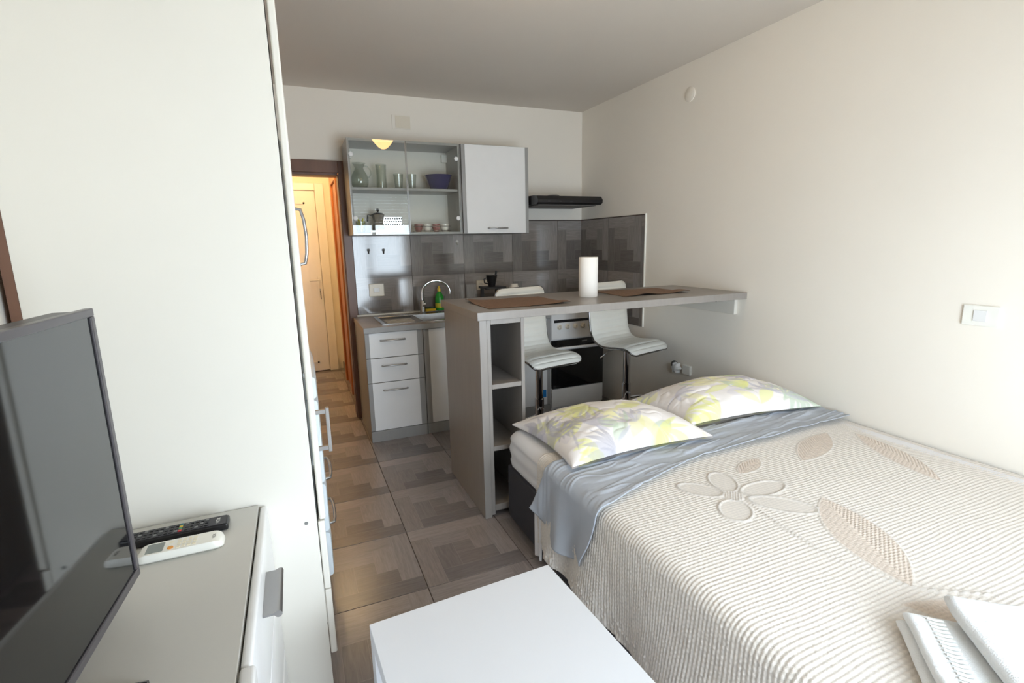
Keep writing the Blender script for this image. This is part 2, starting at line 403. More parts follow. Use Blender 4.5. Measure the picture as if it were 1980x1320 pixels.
for (x0, x1, z0, z1) in [(-2.80, -2.325, 0.10, 1.86)]:
    boxes('panel_moulding', [(x0, x1, HY1-0.043, HY1-0.035, z0, z0+0.018), (x0, x1, HY1-0.043, HY1-0.035, z1-0.018, z1),
          (x0, x0+0.018, HY1-0.043, HY1-0.035, z0, z1), (x1-0.018, x1, HY1-0.043, HY1-0.035, z0, z1)], 'pvc_white', lf)
box('lock_plate', -2.262, -2.232, HY1-0.040, HY1-0.035, 0.86, 1.07, 'pvc_white', lf, 0.003)
tube('handle', [(-2.247, HY1-0.038, 1.03), (-2.247, HY1-0.085, 1.03), (-2.26, HY1-0.09, 1.03), (-2.35, HY1-0.09, 1.03)], 0.009, 'white_gloss', lf)
box('key', -2.251, -2.243, HY1-0.075, HY1-0.040, 0.915, 0.935, 'brushed_steel', lf, 0.002)
box('key_fob', -2.252, -2.242, HY1-0.072, HY1-0.062, 0.82, 0.915, 'bar_dark', lf, 0.002)
d3 = thing('door_3', 'orange pine door in the right wall of the hallway', None, (HX1, 1.02, 0), kind='structure')
box('frame', HX1-0.032, HX1-0.0005, 0.70, 0.78, 0, 2.06, 'pine', d3, 0.003)
box('frame', HX1-0.032, HX1-0.0005, 1.26, 1.34, 0, 2.06, 'pine', d3, 0.003)
box('frame', HX1-0.032, HX1-0.0005, 0.78, 1.26, 1.98, 2.06, 'pine', d3, 0.003)
box('leaf', HX1-0.014, HX1-0.0005, 0.785, 1.255, 0.008, 1.975, 'pine', d3, 0.003)

# hall lamp (hidden by the wardrobe) and room ceiling lamp (seen only as a reflection in the cabinet glass)
def ceiling_lamp(loc, label, prof, watts=0, m='lamp_glass'):
    t = thing('ceiling_lamp', label, 'lamp', loc)
    lathe('rose', [(prof[0][0]*1.08, 0.0), (prof[0][0]*1.08, -0.010), (prof[0][0]*.98, -0.012)], loc, 'brushed_steel', t)
    lathe('shade', prof, loc, m, t)
    if watts:
        l = bpy.data.lights.new('lamp_light', 'POINT'); l.energy = watts; l.color = (1.0, 0.73, 0.42); l.shadow_soft_size = 0.09
        o = bpy.data.objects.new('lamp_light', l); C.objects.link(o); o.parent = t; o.location = (0, 0, prof[-1][1]-0.10)
    return t
ceiling_lamp((-2.27, 0.80, 2.45), 'warm glowing ceiling lamp in the hallway behind the wardrobe', [(0.10, -0.012), (0.10, -0.04), (0.06, -0.08), (0.0, -0.09)], HALL_W)
ceiling_lamp((-1.50, -2.24, H), 'conical warm ceiling lamp reflected in the cabinet glass', [(0.12, -0.012), (0.10, -0.05), (0.055, -0.10), (0.03, -0.12), (0.0, -0.125)], m='room_lamp_glass')

# ------------------------------------------------------------------ plates on the walls
t = thing('wall_cover', 'square blank cover plate high on the wall above the glass cabinet', 'cover plate', (-1.62, 0, 2.27))
box('plate', -1.693, -1.547, -0.008, -0.0005, 2.275, 2.378, 'wall_paint', t, 0.003)
box('rim', -1.668, -1.552, -0.0105, -0.008, 2.282, 2.371, 'cream_plastic', t, 0.002)
t = thing('round_cover', 'round blank junction cover high on the right wall', 'cover plate', (0, -1.37, 2.28))
lathe('cover', [(0.047, 0), (0.047, 0.004), (0.042, 0.007), (0, 0.008)], (-0.0005, -1.37, 2.322), 'wall_paint', t, axis='X')
t = thing('light_switch', 'white light switch on the right wall above the bed', 'switch', (0, -3.077, 1.03))
box('plate', -0.010, -0.0005, -3.138, -3.017, 1.031, 1.113, 'white_plastic', t, 0.004)
box('rocker', -0.014, -0.010, -3.100, -3.055, 1.050, 1.094, 'white_gloss', t, 0.002)
t = thing('wall_switch', 'cream switch plate on the splashback left of the tap', 'switch', (-1.90, 0, 0.985))
box('plate', -1.957, -1.840, -0.018, -0.009, 0.992, 1.093, 'cream_plastic', t, 0.004)
box('rocker', -1.922, -1.877, -0.022, -0.018, 1.025, 1.06, 'white_gloss', t, 0.002)
t = thing('wall_socket', 'cream double socket on the splashback behind the coffee dripper', 'socket', (-0.97, 0, 0.99))
box('plate', -1.053, -0.888, -0.018, -0.009, 0.995, 1.078, 'cream_plastic', t, 0.004)
for x in (-1.012, -0.929):
    lathe('socket_well', [(0.022, 0.0), (0.022, 0.003), (0.018, 0.003), (0.016, 0.001)], (x, -0.018, 1.037), 'china', t, axis='Y', n=20)
for x, z, lab in [(-1.94, 1.352, 'small metal hook on the splashback, the left one of the two under the glass cabinet'),
                  (-1.824, 1.350, 'small metal hook on the splashback, the right one of the two under the glass cabinet'),
                  (-1.211, 1.407, 'small pale hook on the splashback just under the joint of the wall cabinets')]:
    t = thing('wall_hook', lab, 'hook', (x, -0.009, z-0.03), 'hooks on the splashback')
    m_ = 'china' if x > -1.5 else 'bar_dark'
    lathe('hook_base', [(0.012, 0), (0.012, 0.003), (0, 0.004)], (x, -0.009, z+0.006), m_, t, axis='Y', n=16)
    tube('hook_arm', [(x, -0.012, z+0.006), (x, -0.016, z-0.012), (x, -0.024, z-0.02), (x, -0.032, z-0.014), (x, -0.034, z-0.004)], 0.0035, m_, t, n=8)
# valve on the right wall
t = thing('pipe_valve', 'white lobed valve knob with dark ring on the right wall above the pillow', 'valve', (0, -1.40, 0.45))
vy, vz = -1.385, 0.488
lathe('wall_ring', [(0.040, 0), (0.040, 0.004), (0.022, 0.008), (0.020, 0.012)], (-0.0005, vy+0.05, vz), 'bar_dark', t, axis='X')
bm = bmesh.new()
P = []
for k in range(48):
    a = 2*PI*k/48; r = 0.036+0.007*math.cos(6*a); P.append((r*math.cos(a), r*math.sin(a)))
va = [bm.verts.new((-0.020, vy+p[0], vz+p[1])) for p in P]; vb = [bm.verts.new((-0.050, vy+p[0]*.9, vz+p[1]*.9)) for p in P]; vc = [bm.verts.new((-0.056, vy+p[0]*.6, vz+p[1]*.6)) for p in P]
for A, B in ((va, vb), (vb, vc)):
    for k in range(48): bm.faces.new((A[k], A[(k+1) % 48], B[(k+1) % 48], B[k]))
bm.faces.new(vc); bm.faces.new(va)
new_obj('knob', bm_mesh(bm, 'knob'), 'white_gloss', t, None, 40)
lathe('stem', [(0.014, 0.0), (0.014, 0.021)], (-0.0005, vy, vz), 'china', t, axis='X')
box('square_socket', -0.022, -0.0005, vy-0.125, vy-0.048, vz-0.034, vz+0.034, 'white_plastic', t, 0.005)

# ------------------------------------------------------------------ wall cabinets
CB0, CB1, CF = 1.467, 2.130, -0.33
t = thing('glass_cabinet', 'grey wall cabinet with two clear glass doors over the sink', 'cabinet', (-1.67, -0.165, CB0))
GXa, GXb = -2.08, -1.262
box('side_panel', GXa, GXa+0.018, CF, -0.010, CB0, CB1, 'grey_laminate', t)
box('side_panel', GXb-0.018, GXb, CF, -0.010, CB0, CB1, 'grey_laminate', t)
box('top_panel', GXa+0.018, GXb-0.018, CF, -0.010, CB1-0.018, CB1, 'grey_laminate', t)
box('bottom_panel', GXa+0.018, GXb-0.018, CF, -0.010, CB0, CB0+0.018, 'grey_laminate', t)
box('back_panel', GXa+0.018, GXb-0.018, -0.016, -0.0105, CB0+0.018, CB1-0.018, 'white_laminate', t, 0)
box('shelf', GXa+0.0185, GXb-0.0185, CF+0.025, -0.0165, 1.786, 1.804, 'grey_laminate', t)
for x in (GXa+0.018, GXb-0.062):
    box('hanging_bracket', x, x+0.044, -0.05, -0.017, 2.035, 2.095, 'white_plastic', t, 0.004)
gm = (GXa+GXb)/2
for x0, x1, kx in ((GXa+0.001, gm-0.002, GXa+0.018), (gm+0.002, GXb-0.001, GXb-0.038)):
    g = box('glass_door', x0, x1, CF-0.008, CF-0.002, CB0+0.002, CB1-0.002, 'clear_glass', t, 0.0)
    for z in (2.020, 1.586):
        lathe('hinge_cap', [(0.016, 0.0), (0.016, 0.006), (0.012, 0.009), (0, 0.010)], (kx+0.010-0.004, CF-0.0081, z), 'white_gloss', g, axis='Y', n=20)
    for xa in (x0, x1-0.004): box('edge_profile', xa, xa+0.004, CF-0.010, CF-0.0005, CB0+0.002, CB1-0.002, 'handle_grey', g, 0.001)
t = thing('wall_cabinet', 'wall cabinet with one plain white door beside the cooker hood', 'cabinet', (-0.975, -0.165, CB0))
WXa, WXb = -1.258, -0.700
box('side_panel', WXa, WXa+0.018, CF, -0.010, CB0, CB1, 'grey_laminate', t)
box('side_panel', WXb-0.018, WXb, CF, -0.010, CB0, CB1, 'grey_laminate', t)
box('top_panel', WXa+0.018, WXb-0.018, CF, -0.010, CB1-0.018, CB1, 'grey_laminate', t)
box('bottom_panel', WXa+0.018, WXb-0.018, CF, -0.010, CB0, CB0+0.018, 'grey_laminate', t)
box('back_panel', WXa+0.018, WXb-0.018, -0.016, -0.0105, CB0+0.018, CB1-0.018, 'white_laminate', t, 0)
dr = box('door', WXa+0.001, WXb-0.001, CF-0.020, CF-0.001, CB0+0.001, CB1-0.001, 'grey_laminate', t, 0.002)
box('white_front', WXa+0.030, WXb-0.030, CF-0.023, CF-0.020, CB0+0.003, CB1-0.003, 'white_gloss', dr, 0.001)
def bar_handle(parent, x0, x1, y, z, m='brushed_steel', r=0.005, out=0.026):
    pts = [(x0, y, z), (x0, y-out*.8, z), (x0+0.006, y-out, z), (x1-0.006, y-out, z), (x1, y-out*.8, z), (x1, y, z)]
    return tube('handle', pts, r, m, parent, n=8)
bar_handle(dr, -1.056, -0.896, CF-0.023, 1.508)

# things in the glass cabinet
zs = 1.8045
def jar_prof(outer, th):
    """closed glass wall: outer profile up, inner profile down"""
    inn = [(max(r-th, 0), max(h, th*1.5)) for r, h in outer[::-1]]
    return outer+inn
t = thing('glass_jug', 'round-bellied clear glass jug with a handle at the left end of the cabinet shelf', 'jug', (-1.985, -0.17, zs))
lathe('body', jar_prof([(0, 0), (0.045, 0), (0.060, 0.03), (0.064, 0.06), (0.055, 0.10), (0.034, 0.135), (0.030, 0.15), (0.044, 0.178), (0.050, 0.182)], 0.003), (-1.985, -0.17, zs), 'jug_glass', t)
tube('handle', [(-1.952, -0.17, zs+0.165), (-1.925, -0.17, zs+0.160), (-1.905, -0.17, zs+0.135), (-1.903, -0.17, zs+0.105), (-1.918, -0.17, zs+0.085), (-1.929, -0.17, zs+0.080)], 0.005, 'jug_glass', t, n=10)
tag(lathe('glass_vase', jar_prof([(0, 0), (0.038, 0), (0.040, 0.01), (0.036, 0.10), (0.040, 0.178)], 0.003), (-1.828, -0.17, zs), 'jug_glass'),
    'tall straight clear glass between the jug and the tumblers', 'glass')
for x, lab in ((-1.706, 'short clear tumbler on the shelf next to the tall glass'), (-1.606, 'short clear tumbler on the shelf nearest the blue bowl')):
    tag(lathe('tumbler', jar_prof([(0, 0), (0.026, 0), (0.028, 0.008), (0.037, 0.112)], 0.0025), (x, -0.19, zs), 'jug_glass'), lab, 'glass', 'tumblers on the cabinet shelf')
tag(lathe('blue_bowl', [(0, 0), (0.062, 0), (0.068, 0.006), (0.102, 0.104), (0.106, 0.110), (0.102, 0.110), (0.064, 0.012), (0, 0.010)], (-1.396, -0.19, zs), 'bowl_blue', n=32),
    'dark blue bowl on the shelf behind the right glass door', 'bowl')
zs2 = CB0+0.0185
t = thing('shot_glass', 'small glass holding sprigs at the bottom left of the cabinet', 'glass', (-2.005, -0.2, zs2))
lathe('glass', jar_prof([(0, 0), (0.030, 0), (0.036, 0.085)], 0.0025), (-2.005, -0.2, zs2), 'jug_glass', t, n=20)
for k in range(6):
    a = k*1.05; tube('sprig', [(-2.005+.008*math.cos(a), -0.2+.008*math.sin(a), zs2+.006), (-2.005+.018*math.cos(a), -0.2+.018*math.sin(a), zs2+.06), (-2.005+.03*math.cos(a), -0.2+.03*math.sin(a), zs2+.085+.01*(k % 3))], [.002, .003, .006], 'soap_label', t, n=6)
t = thing('metal_tray', 'flat grey metal tray under the moka pot in the cabinet', 'tray', (-1.83, -0.2, zs2))
boxes('tray_base', [(-1.95, -1.72, -0.29, -0.10, zs2, zs2+0.008)], 'brushed_steel', t, bev=0.003)
for ya in (-0.296, -0.10): box('tray_rim', -1.95, -1.72, ya, ya+0.006, zs2, zs2+0.018, 'brushed_steel', t, 0.001)
t = thing('moka_pot', 'aluminium moka coffee pot with dark lid knob in the cabinet', 'coffee pot', (-1.885, -0.19, zs2+0.0085))
mb = (-1.875, -0.19, zs2+0.0085)
lathe('pot_base', [(0, 0), (0.046, 0), (0.040, 0.055), (0.036, 0.062)], mb, 'steel', t, n=8, smooth=20)
lathe('pot_top', [(0.036, 0.062), (0.034, 0.07), (0.048, 0.125), (0.044, 0.128)], mb, 'steel', t, n=8, smooth=20)
lathe('lid', [(0.048, 0.127), (0.03, 0.138), (0.006, 0.142), (0.006, 0.148), (0.012, 0.155), (0.010, 0.168), (0, 0.17)], mb, 'black_plastic', t, n=16)
tube('handle', [(mb[0]-0.044, mb[1], mb[2]+0.118), (mb[0]-0.075, mb[1], mb[2]+0.122), (mb[0]-0.08, mb[1], mb[2]+0.075)], 0.006, 'black_plastic', t)
t = thing('grater', 'perforated steel grater lying behind the tray in the cabinet', 'grater', (-1.755, -0.06, zs2))
bm = bmesh.new(); add_box(bm, -1.835, -1.675, -0.065, -0.062, zs2+0.03, zs2+0.125); add_box(bm, -1.835, -1.675, -0.066, -0.056, zs2, zs2+0.03)
new_obj('blade', bm_mesh(bm, 'blade'), 'steel', t)
for i in range(9):
    for j in range(4):
        if (i+j) % 1 == 0:
            lathe('hole', [(0.0055, 0), (0.0055, 0.0012), (0, 0.0014)], (-1.825+i*0.0178+(j % 2)*.008, -0.0652, zs2+0.045+j*0.022), 'dark_void', t, n=8, axis='Y')
t = thing('cup_set', 'patterned cups lined up in a wire rack at the cabinet bottom', 'cups', (-1.47, -0.2, zs2))
for k in range(4):
    x = -1.575+k*0.07
    lathe('cup', [(0, 0), (0.020, 0), (0.030, 0.03), (0.032, 0.058), (0.029, 0.058), (0.018, 0.006), (0, 0.005)], (x, -0.2, zs2+0.004), 'china' if k % 2 else 'china_red', t, n=20)
for z in (0.012, 0.045):
    tube('rack_wire', [(-1.61, -0.24, zs2+z), (-1.33, -0.24, zs2+z), (-1.325, -0.235, zs2+z), (-1.325, -0.165, zs2+z), (-1.33, -0.16, zs2+z), (-1.61, -0.16, zs2+z)], 0.002, 'steel', t, n=6)

# ------------------------------------------------------------------ cooker hood
t = thing('cooker_hood', 'slim black cooker hood on the back wall over the stove', 'hood', (-0.39, -0.25, 1.68))
bm = bmesh.new()
hx0, hx1 = -0.690, -0.095
prof = [(-0.009, 1.688), (-0.47, 1.688), (-0.495, 1.70), (-0.50, 1.722), (-0.475, 1.752), (-0.42, 1.758), (-0.009, 1.765)]
A = [bm.verts.new((hx0, y, z)) for y, z in prof]; B = [bm.verts.new((hx1, y, z)) for y, z in prof]
bm.faces.new(A); bm.faces.new(B[::-1])
for k in range(len(prof)): bm.faces.new((A[k], A[(k+1) % len(prof)], B[(k+1) % len(prof)], B[k]))
new_obj('hood_body', bm_mesh(bm, 'hood_body'), 'black_plastic', t)
box('filter', hx0+0.03, hx1-0.03, -0.44, -0.05, 1.680, 1.6878, 'bar_dark', t, 0.002)
for x in (-0.60, -0.50, -0.40): box('control_button', x, x+0.02, -0.4995, -0.4905, 1.705, 1.714, 'btn_dark', t, 0.001)
lathe('duct_collar', [(0.055, 0), (0.055, 0.02), (0.045, 0.026), (0, 0.027)], (-0.40, -0.20, 1.7585), 'black_plastic', t)
lathe('duct_cap', [(0.022, 0), (0.022, 0.018), (0, 0.02)], (-0.53, -0.20, 1.7585), 'brushed_steel', t, n=16)

# ------------------------------------------------------------------ base units
BF, KZ0, KZ1 = -0.60, 0.085, 0.800
BL = -2.09
def carcass(t, x0, x1, m='grey_laminate'):
    box('side_panel', x0, x0+0.016, BF, -0.010, 0.0, KZ1, m, t)
    box('side_panel', x1-0.016, x1, BF, -0.010, 0.0, KZ1, m, t)
    box('bottom_panel', x0+0.016, x1-0.016, BF, -0.010, KZ0, KZ0+0.016, m, t)
    box('plinth', x0+0.0005, x1-0.0005, BF-0.018, BF-0.0005, 0.0, KZ0-0.004, 'grey_laminate', t)
t = thing('drawer_unit', 'white kitchen base unit with three drawers under the worktop end', 'cabinet', (-1.885, -0.3, 0))
carcass(t, BL, -1.682)
for z0, z1 in ((0.618, 0.796), (0.440, 0.615), (KZ0, 0.437)):
    d = box('drawer_front', BL+0.001, -1.684, BF-0.020, BF-0.001, z0, z1, 'grey_laminate', t, 0.0015)
    box('white_front', BL+0.030, -1.725, BF-0.0225, BF-0.020, z0+0.001, z1-0.001, 'white_gloss', d, 0.001)
    bar_handle(d, -1.985, -1.815, BF-0.0225, z1-0.055)
t = thing('sink_unit', 'white kitchen base unit with door below the sink', 'cabinet', (-1.40, -0.3, 0))
carcass(t, -1.680, -1.125)
d = box('door', -1.679, -1.126, BF-0.020, BF-0.001, KZ0, 0.796, 'grey_laminate', t, 0.0015)
box('white_front', -1.640, -1.160, BF-0.0225, BF-0.020, KZ0+0.001, 0.795, 'white_gloss', d, 0.001)
bar_handle(d, -1.33, -1.19, BF-0.0225, 0.74)
t = thing('cupboard_unit', 'white kitchen base cupboard with a blue sticker beside the stove', 'cabinet', (-0.89, -0.3, 0))
carcass(t, -1.123, -0.652)
d = box('door', -1.122, -0.653, BF-0.020, BF-0.001, KZ0, 0.796, 'grey_laminate', t, 0.0015)
box('white_front', -1.092, -0.683, BF-0.0225, BF-0.020, KZ0+0.001, 0.795, 'white_gloss', d, 0.001)
box('sticker', -0.765, -0.692, BF-0.0232, BF-0.0226, 0.150, 0.212, 'sticker_blue', d, 0)
bar_handle(d, -1.06, -0.92, BF-0.0225, 0.74)
# worktop with sink cut-out
SX0, SX1, SY0, SY1 = -1.955, -1.35, -0.565, -0.115
bm = bmesh.new()
for b in [(BL-0.005, SX0+0.015, -0.64, -0.009), (SX1-0.015, -0.652, -0.64, -0.009), (SX0+0.015, SX1-0.015, -0.64, SY0+0.015), (SX0+0.015, SX1-0.015, SY1-0.015, -0.009)]:
    add_box(bm, *b, 0.8005, 0.838)
t = thing('worktop', 'greige laminate kitchen worktop with a pale back strip', 'worktop', (-1.37, -0.32, 0.8005))
new_obj('top', bm_mesh(bm, 'top'), 'worktop_laminate', t)
box('front_edge', BL-0.005, -0.652, -0.643, -0.6402, 0.8005, 0.838, 'grey_laminate', t, 0.001)
box('back_strip', BL-0.005+0.03, -0.652, -0.030, -0.0095, 0.8385, 0.852, 'white_plastic', t, 0.003)
t = thing('sink', 'stainless steel inset sink with drainer in the worktop', 'sink', (-1.65, -0.34, 0.838))
P = [(SX0, SX0+0.03, SY0, SY1), (SX1-0.03, SX1, SY0, SY1), (SX0+0.03, SX1-0.03, SY0, SY0+0.03), (SX0+0.03, SX1-0.03, SY1-0.06, SY1)]
boxes('rim', [(a, b, c, d, 0.8385, 0.843) for a, b, c, d in P], 'steel', t, bev=0.001)
def basin(name, x0, x1, y0, y1, dep, m, par):
    bm = bmesh.new(); z = 0.842; i = 0.02
    a = [bm.verts.new(p) for p in ((x0, y0, z), (x1, y0, z), (x1, y1, z), (x0, y1, z))]
    b = [bm.verts.new(p) for p in ((x0+i, y0+i, z-dep), (x1-i, y0+i, z-dep), (x1-i, y1-i, z-dep), (x0+i, y1-i, z-dep))]
    c = [bm.verts.new(p) for p in ((x0+i*.9, y0+i*.9, z-dep-.002), (x1-i*.9, y0+i*.9, z-dep-.002), (x1-i*.9, y1-i*.9, z-dep-.002), (x0+i*.9, y1-i*.9, z-dep-.002))]
    e = [bm.verts.new(p) for p in ((x0-.001, y0-.001, z-.001), (x1+.001, y0-.001, z-.001), (x1+.001, y1+.001, z-.001), (x0-.001, y1+.001, z-.001))]
    for k in range(4):
        bm.faces.new((a[k], a[(k+1) % 4], b[(k+1) % 4], b[k])); bm.faces.new((e[k], c[k], c[(k+1) % 4], e[(k+1) % 4])); bm.faces.new((a[k], e[k], e[(k+1) % 4], a[(k+1) % 4]))
    bm.faces.new(b); bm.faces.new(c[::-1])
    return new_obj(name, bm_mesh(bm, name), m, par)
basin('drainer', SX0+0.03, -1.66, SY0+0.03, SY1-0.06, 0.014, 'brushed_steel', t)
basin('basin', -1.655, SX1-0.03, SY0+0.03, SY1-0.06, 0.16, 'brushed_steel', t)
for k in range(6): tube('drain_rib', [(SX0+0.06, SY0+0.07+k*0.045, 0.8295), (-1.69, SY0+0.07+k*0.045, 0.8295)], 0.003, 'brushed_steel', t, n=6)
lathe('waste', [(0.022, 0), (0.022, 0.003), (0, 0.004)], (-1.52, -0.34, 0.6825), 'chrome', t, n=16)
# tap
fx, fy = -1.565, -0.145
t = thing('mixer_tap', 'chrome swan-neck mixer tap behind the sink', 'tap', (fx, fy, 0.8435))
lathe('body', [(0.027, 0), (0.027, 0.008), (0.021, 0.012), (0.021, 0.10), (0.015, 0.108)], (fx, fy, 0.8435), 'brushed_steel', t, n=20)
pts = [(fx, fy, 0.945), (fx, fy, 1.01)]
for k in range(1, 13):
    a = PI-k*PI*1.06/12
    pts.append((fx+0.115+0.115*math.cos(a), fy-0.02*k/12, 1.01+0.095*math.sin(a)))
tube('spout', pts, 0.010, 'chrome', t, n=12)
tube('lever', [(fx, fy-0.018, 0.905), (fx, fy-0.04, 0.912), (fx+0.004, fy-0.075, 0.93)], 0.006, 'chrome', t)
# soap and sponge
bx, by = -1.405, -0.080
t = thing('soap_bottle', 'green washing-up liquid bottle with yellow top behind the tap', 'bottle', (bx, by, 0.853))
z0 = 0.8525
lathe('bottle', [(0, 0), (0.034, 0), (0.036, 0.005), (0.036, 0.10), (0.031, 0.125), (0.016, 0.150), (0.012, 0.155), (0.012, 0.162)], (bx, by, z0), 'soap_green', t)
lathe('label', [(0.0363, 0.025), (0.0366, 0.027), (0.0366, 0.060), (0.0363, 0.062)], (bx, by, z0), 'soap_label', t)
lathe('cap', [(0.014, 0.158), (0.014, 0.178), (0.008, 0.184), (0.006, 0.203), (0, 0.205)], (bx, by, z0), 'soap_pump', t, n=16)
t = thing('sponge', 'yellow kitchen sponge beside the green bottle', 'sponge', (-1.485, -0.085, 0.8525))
box('foam', -1.530, -1.446, -0.110, -0.060, 0.8525, 0.875, 'sponge_yellow', t, 0.004)
box('scourer', -1.530, -1.446, -0.110, -0.060, 0.8752, 0.880, 'sponge_scour', t, 0.001)
# coffee dripper on stand, upturned bowl
t = thing('coffee_dripper', 'black coffee dripper with a scoop standing on a black stand', 'coffee maker', (-1.02, -0.3, 0.8385))
c0 = (-1.02, -0.30, 0.8385)
boxes('stand', [(-1.10, -0.935, -0.38, -0.22, 0.8385, 0.862), (-1.095, -1.07, -0.25, -0.225, 0.862, 1.03), (-0.965, -0.94, -0.25, -0.225, 0.862, 1.03), (-1.105, -0.925, -0.385, -0.215, 1.03, 1.048)], 'black_plastic', t, bev=0.003)
lathe('cup', [(0, 0), (0.028, 0), (0.046, 0.082), (0.048, 0.088), (0.044, 0.088), (0.026, 0.008), (0, 0.006)], (c0[0], c0[1], 1.0485), 'black_plastic', t)
tube('scoop', [(c0[0]+0.01, c0[1], 1.062), (c0[0]+0.03, c0[1], 1.12), (c0[0]+0.045, c0[1], 1.172)], [0.006, 0.006, 0.010], 'black_plastic', t)
tube('cup_handle', [(c0[0]-0.042, c0[1], 1.118), (c0[0]-0.066, c0[1], 1.108), (c0[0]-0.062, c0[1], 1.078), (c0[0]-0.036, c0[1], 1.07)], 0.005, 'black_plastic', t)
tag(lathe('upturned_bowl', [(0.100, 0), (0.104, 0.004), (0.096, 0.060), (0.062, 0.150), (0.035, 0.205), (0.03, 0.222), (0.0, 0.222)], (-0.83, -0.32, 0.8385), 'china', n=32),
    'cream upturned bowl on the worktop behind the nearer stool back', 'bowl')

# ------------------------------------------------------------------ stove
t = thing('stove', 'white freestanding electric stove with black glass oven door', 'stove', (-0.395, -0.31, 0))
VX0, VX1, VF = -0.640, -0.145, -0.60
box('body', VX0, VX1, VF, -0.012, 0.02, 0.835, 'white_gloss', t, 0.004)
box('hob', VX0, VX1, VF-0.008, -0.012, 0.8355, 0.850, 'white_gloss', t, 0.004)
for x, y, r in ((-0.51, -0.44, 0.09), (-0.28, -0.44, 0.075), (-0.51, -0.19, 0.075), (-0.28, -0.19, 0.09)):
    lathe('hotplate', [(r, 0), (r, 0.008), (r-0.008, 0.011), (0, 0.010)], (x, y, 0.8502), 'hob_black', t)
cp = box('control_panel', VX0+0.002, VX1-0.002, VF-0.014, VF-0.0005, 0.615, 0.832, 'white_gloss', t, 0.003)
box('vent_slot', VX0+0.028, VX1-0.03, VF-0.0155, VF-0.014, 0.752, 0.774, 'black_plastic', cp, 0)
for k in range(5):
    kx = VX0+0.075+k*0.073
    lathe('knob', [(0.022, 0), (0.022, 0.006), (0.016, 0.010), (0.013, 0.022), (0, 0.023)], (kx, VF-0.0145, 0.715), 'cream_plastic', cp, axis='Y', n=20)
    box('knob_pointer', kx-0.0015, kx+0.0015, VF-0.0395, VF-0.0368, 0.702, 0.727, 'grey_print', cp, 0)
od = box('oven_door', VX0+0.004, VX1-0.004, VF-0.020, VF-0.0005, 0.205, 0.608, 'oven_glass', t, 0.003)
box('door_glass', VX0+0.010, VX1-0.010, VF-0.0225, VF-0.020, 0.212, 0.602, 'black_gloss', od, 0.001)
tube('door_handle', [(VX0+0.020, VF-0.022, 0.545), (VX0+0.024, VF-0.045, 0.545), (VX0+0.04, VF-0.052, 0.545), (VX1-0.04, VF-0.052, 0.545), (VX1-0.024, VF-0.045, 0.545), (VX1-0.020, VF-0.022, 0.545)], 0.013, 'white_gloss', od, n=10)
box('maker_mark', -0.36, -0.31, VF-0.0229, VF-0.0226, 0.582, 0.592, 'grey_print', od, 0)
box('storage_drawer', VX0+0.004, VX1-0.004, VF-0.018, VF-0.0005, 0.045, 0.200, 'white_gloss', t, 0.003)
for x in (VX0+0.05, VX1-0.05):
    for y in (-0.55, -0.06): lathe('foot', [(0.018, 0), (0.018, 0.0195)], (x, y, 0), 'black_plastic', t, n=12)

# ------------------------------------------------------------------ breakfast bar
PX0, PY0, PY1, PT = -1.705, -1.925, -1.31, 1.032
SUX1 = -1.468
t = thing('breakfast_bar', 'grey laminate breakfast bar with open shelf end, fixed to the right wall', 'bar', (-0.9, -1.6, 0))
box('bar_top', PX0-0.012, -0.002, PY0-0.012, PY1+0.03, PT+0.0005, 1.072, 'bar_laminate', t, 0.002)
box('side_panel', PX0, PX0+0.038, PY0, PY1, 0.0, PT, 'bar_laminate', t, 0.002)
box('shelf_stile', PX0+0.0385, PX0+0.058, PY0+0.003, PY1, 0.012, PT, 'bar_laminate', t)
box('shelf_side', SUX1-0.019, SUX1, PY0+0.003, PY1, 0.012, PT, 'bar_laminate', t)
box('back_panel', PX0+0.0585, SUX1-0.0195, PY1-0.02, PY1-0.004, 0.06, PT-0.02, 'bar_laminate', t, 0)
for z0, z1 in ((1.008, PT-0.0005), (0.684, 0.708), (0.360, 0.384), (0.032, 0.066)):
    box('shelf', PX0+0.0585, SUX1-0.0195, PY0+0.004, PY1-0.021, z0, z1, 'bar_laminate', t)
box('wall_batten', -0.026, -0.0005, -1.868, -1.27, 0.932, PT, 'white_laminate', t, 0.002)
lathe('screw', [(0.006, 0), (0.006, 0.002), (0, 0.003)], (-0.0262, -1.72, 1.0), 'grey_print', t, axis='X', n=10)

# things on the bar
t = thing('paper_roll', 'white kitchen paper roll standing on the bar', 'paper roll', (-0.905, -1.60, 1.0725))
lathe('paper', [(0.020, 0), (0.054, 0), (0.0555, 0.002), (0.0555, 0.228), (0.054, 0.230), (0.020, 0.230)], (-0.905, -1.60, 1.0725), 'paper', t, n=40, closed=True)
lathe('core', [(0.0185, 0.001), (0.0197, 0.001), (0.0197, 0.229), (0.0185, 0.229)], (-0.905, -1.60, 1.0725), 'cardboard', t, n=20, closed=True)
def placemat(x0, x1, y0, y1, label, curl, seed):
    t = thing('placemat', label, 'placemat', ((x0+x1)/2, (y0+y1)/2, 1.0725), 'brown placemats on the bar')
    nu, nv = 40, 26
    U, V = np.meshgrid(np.linspace(0, 1, nu), np.linspace(0, 1, nv), indexing='ij')
    X = x0+(x1-x0)*U; Y = y0+(y1-y0)*V
    Z = 1.0745+0.006*np.clip(noise2(X, Y, seed, 6, 2), 0, 1)
    for (cu, cv, h, s) in curl: Z = Z+h*np.exp(-((U-cu)**2+(V-cv)**2*.6)/s)
    top = np.stack([X, Y, Z], -1); bot = top.copy(); bot[..., 2] -= 0.0018
    P = np.concatenate([top, bot[::-1]], 0)
    me = grid_mesh('mat', P, close_u=True); new_obj('woven_mat', me, 'placemat_brown', t, None, 60)
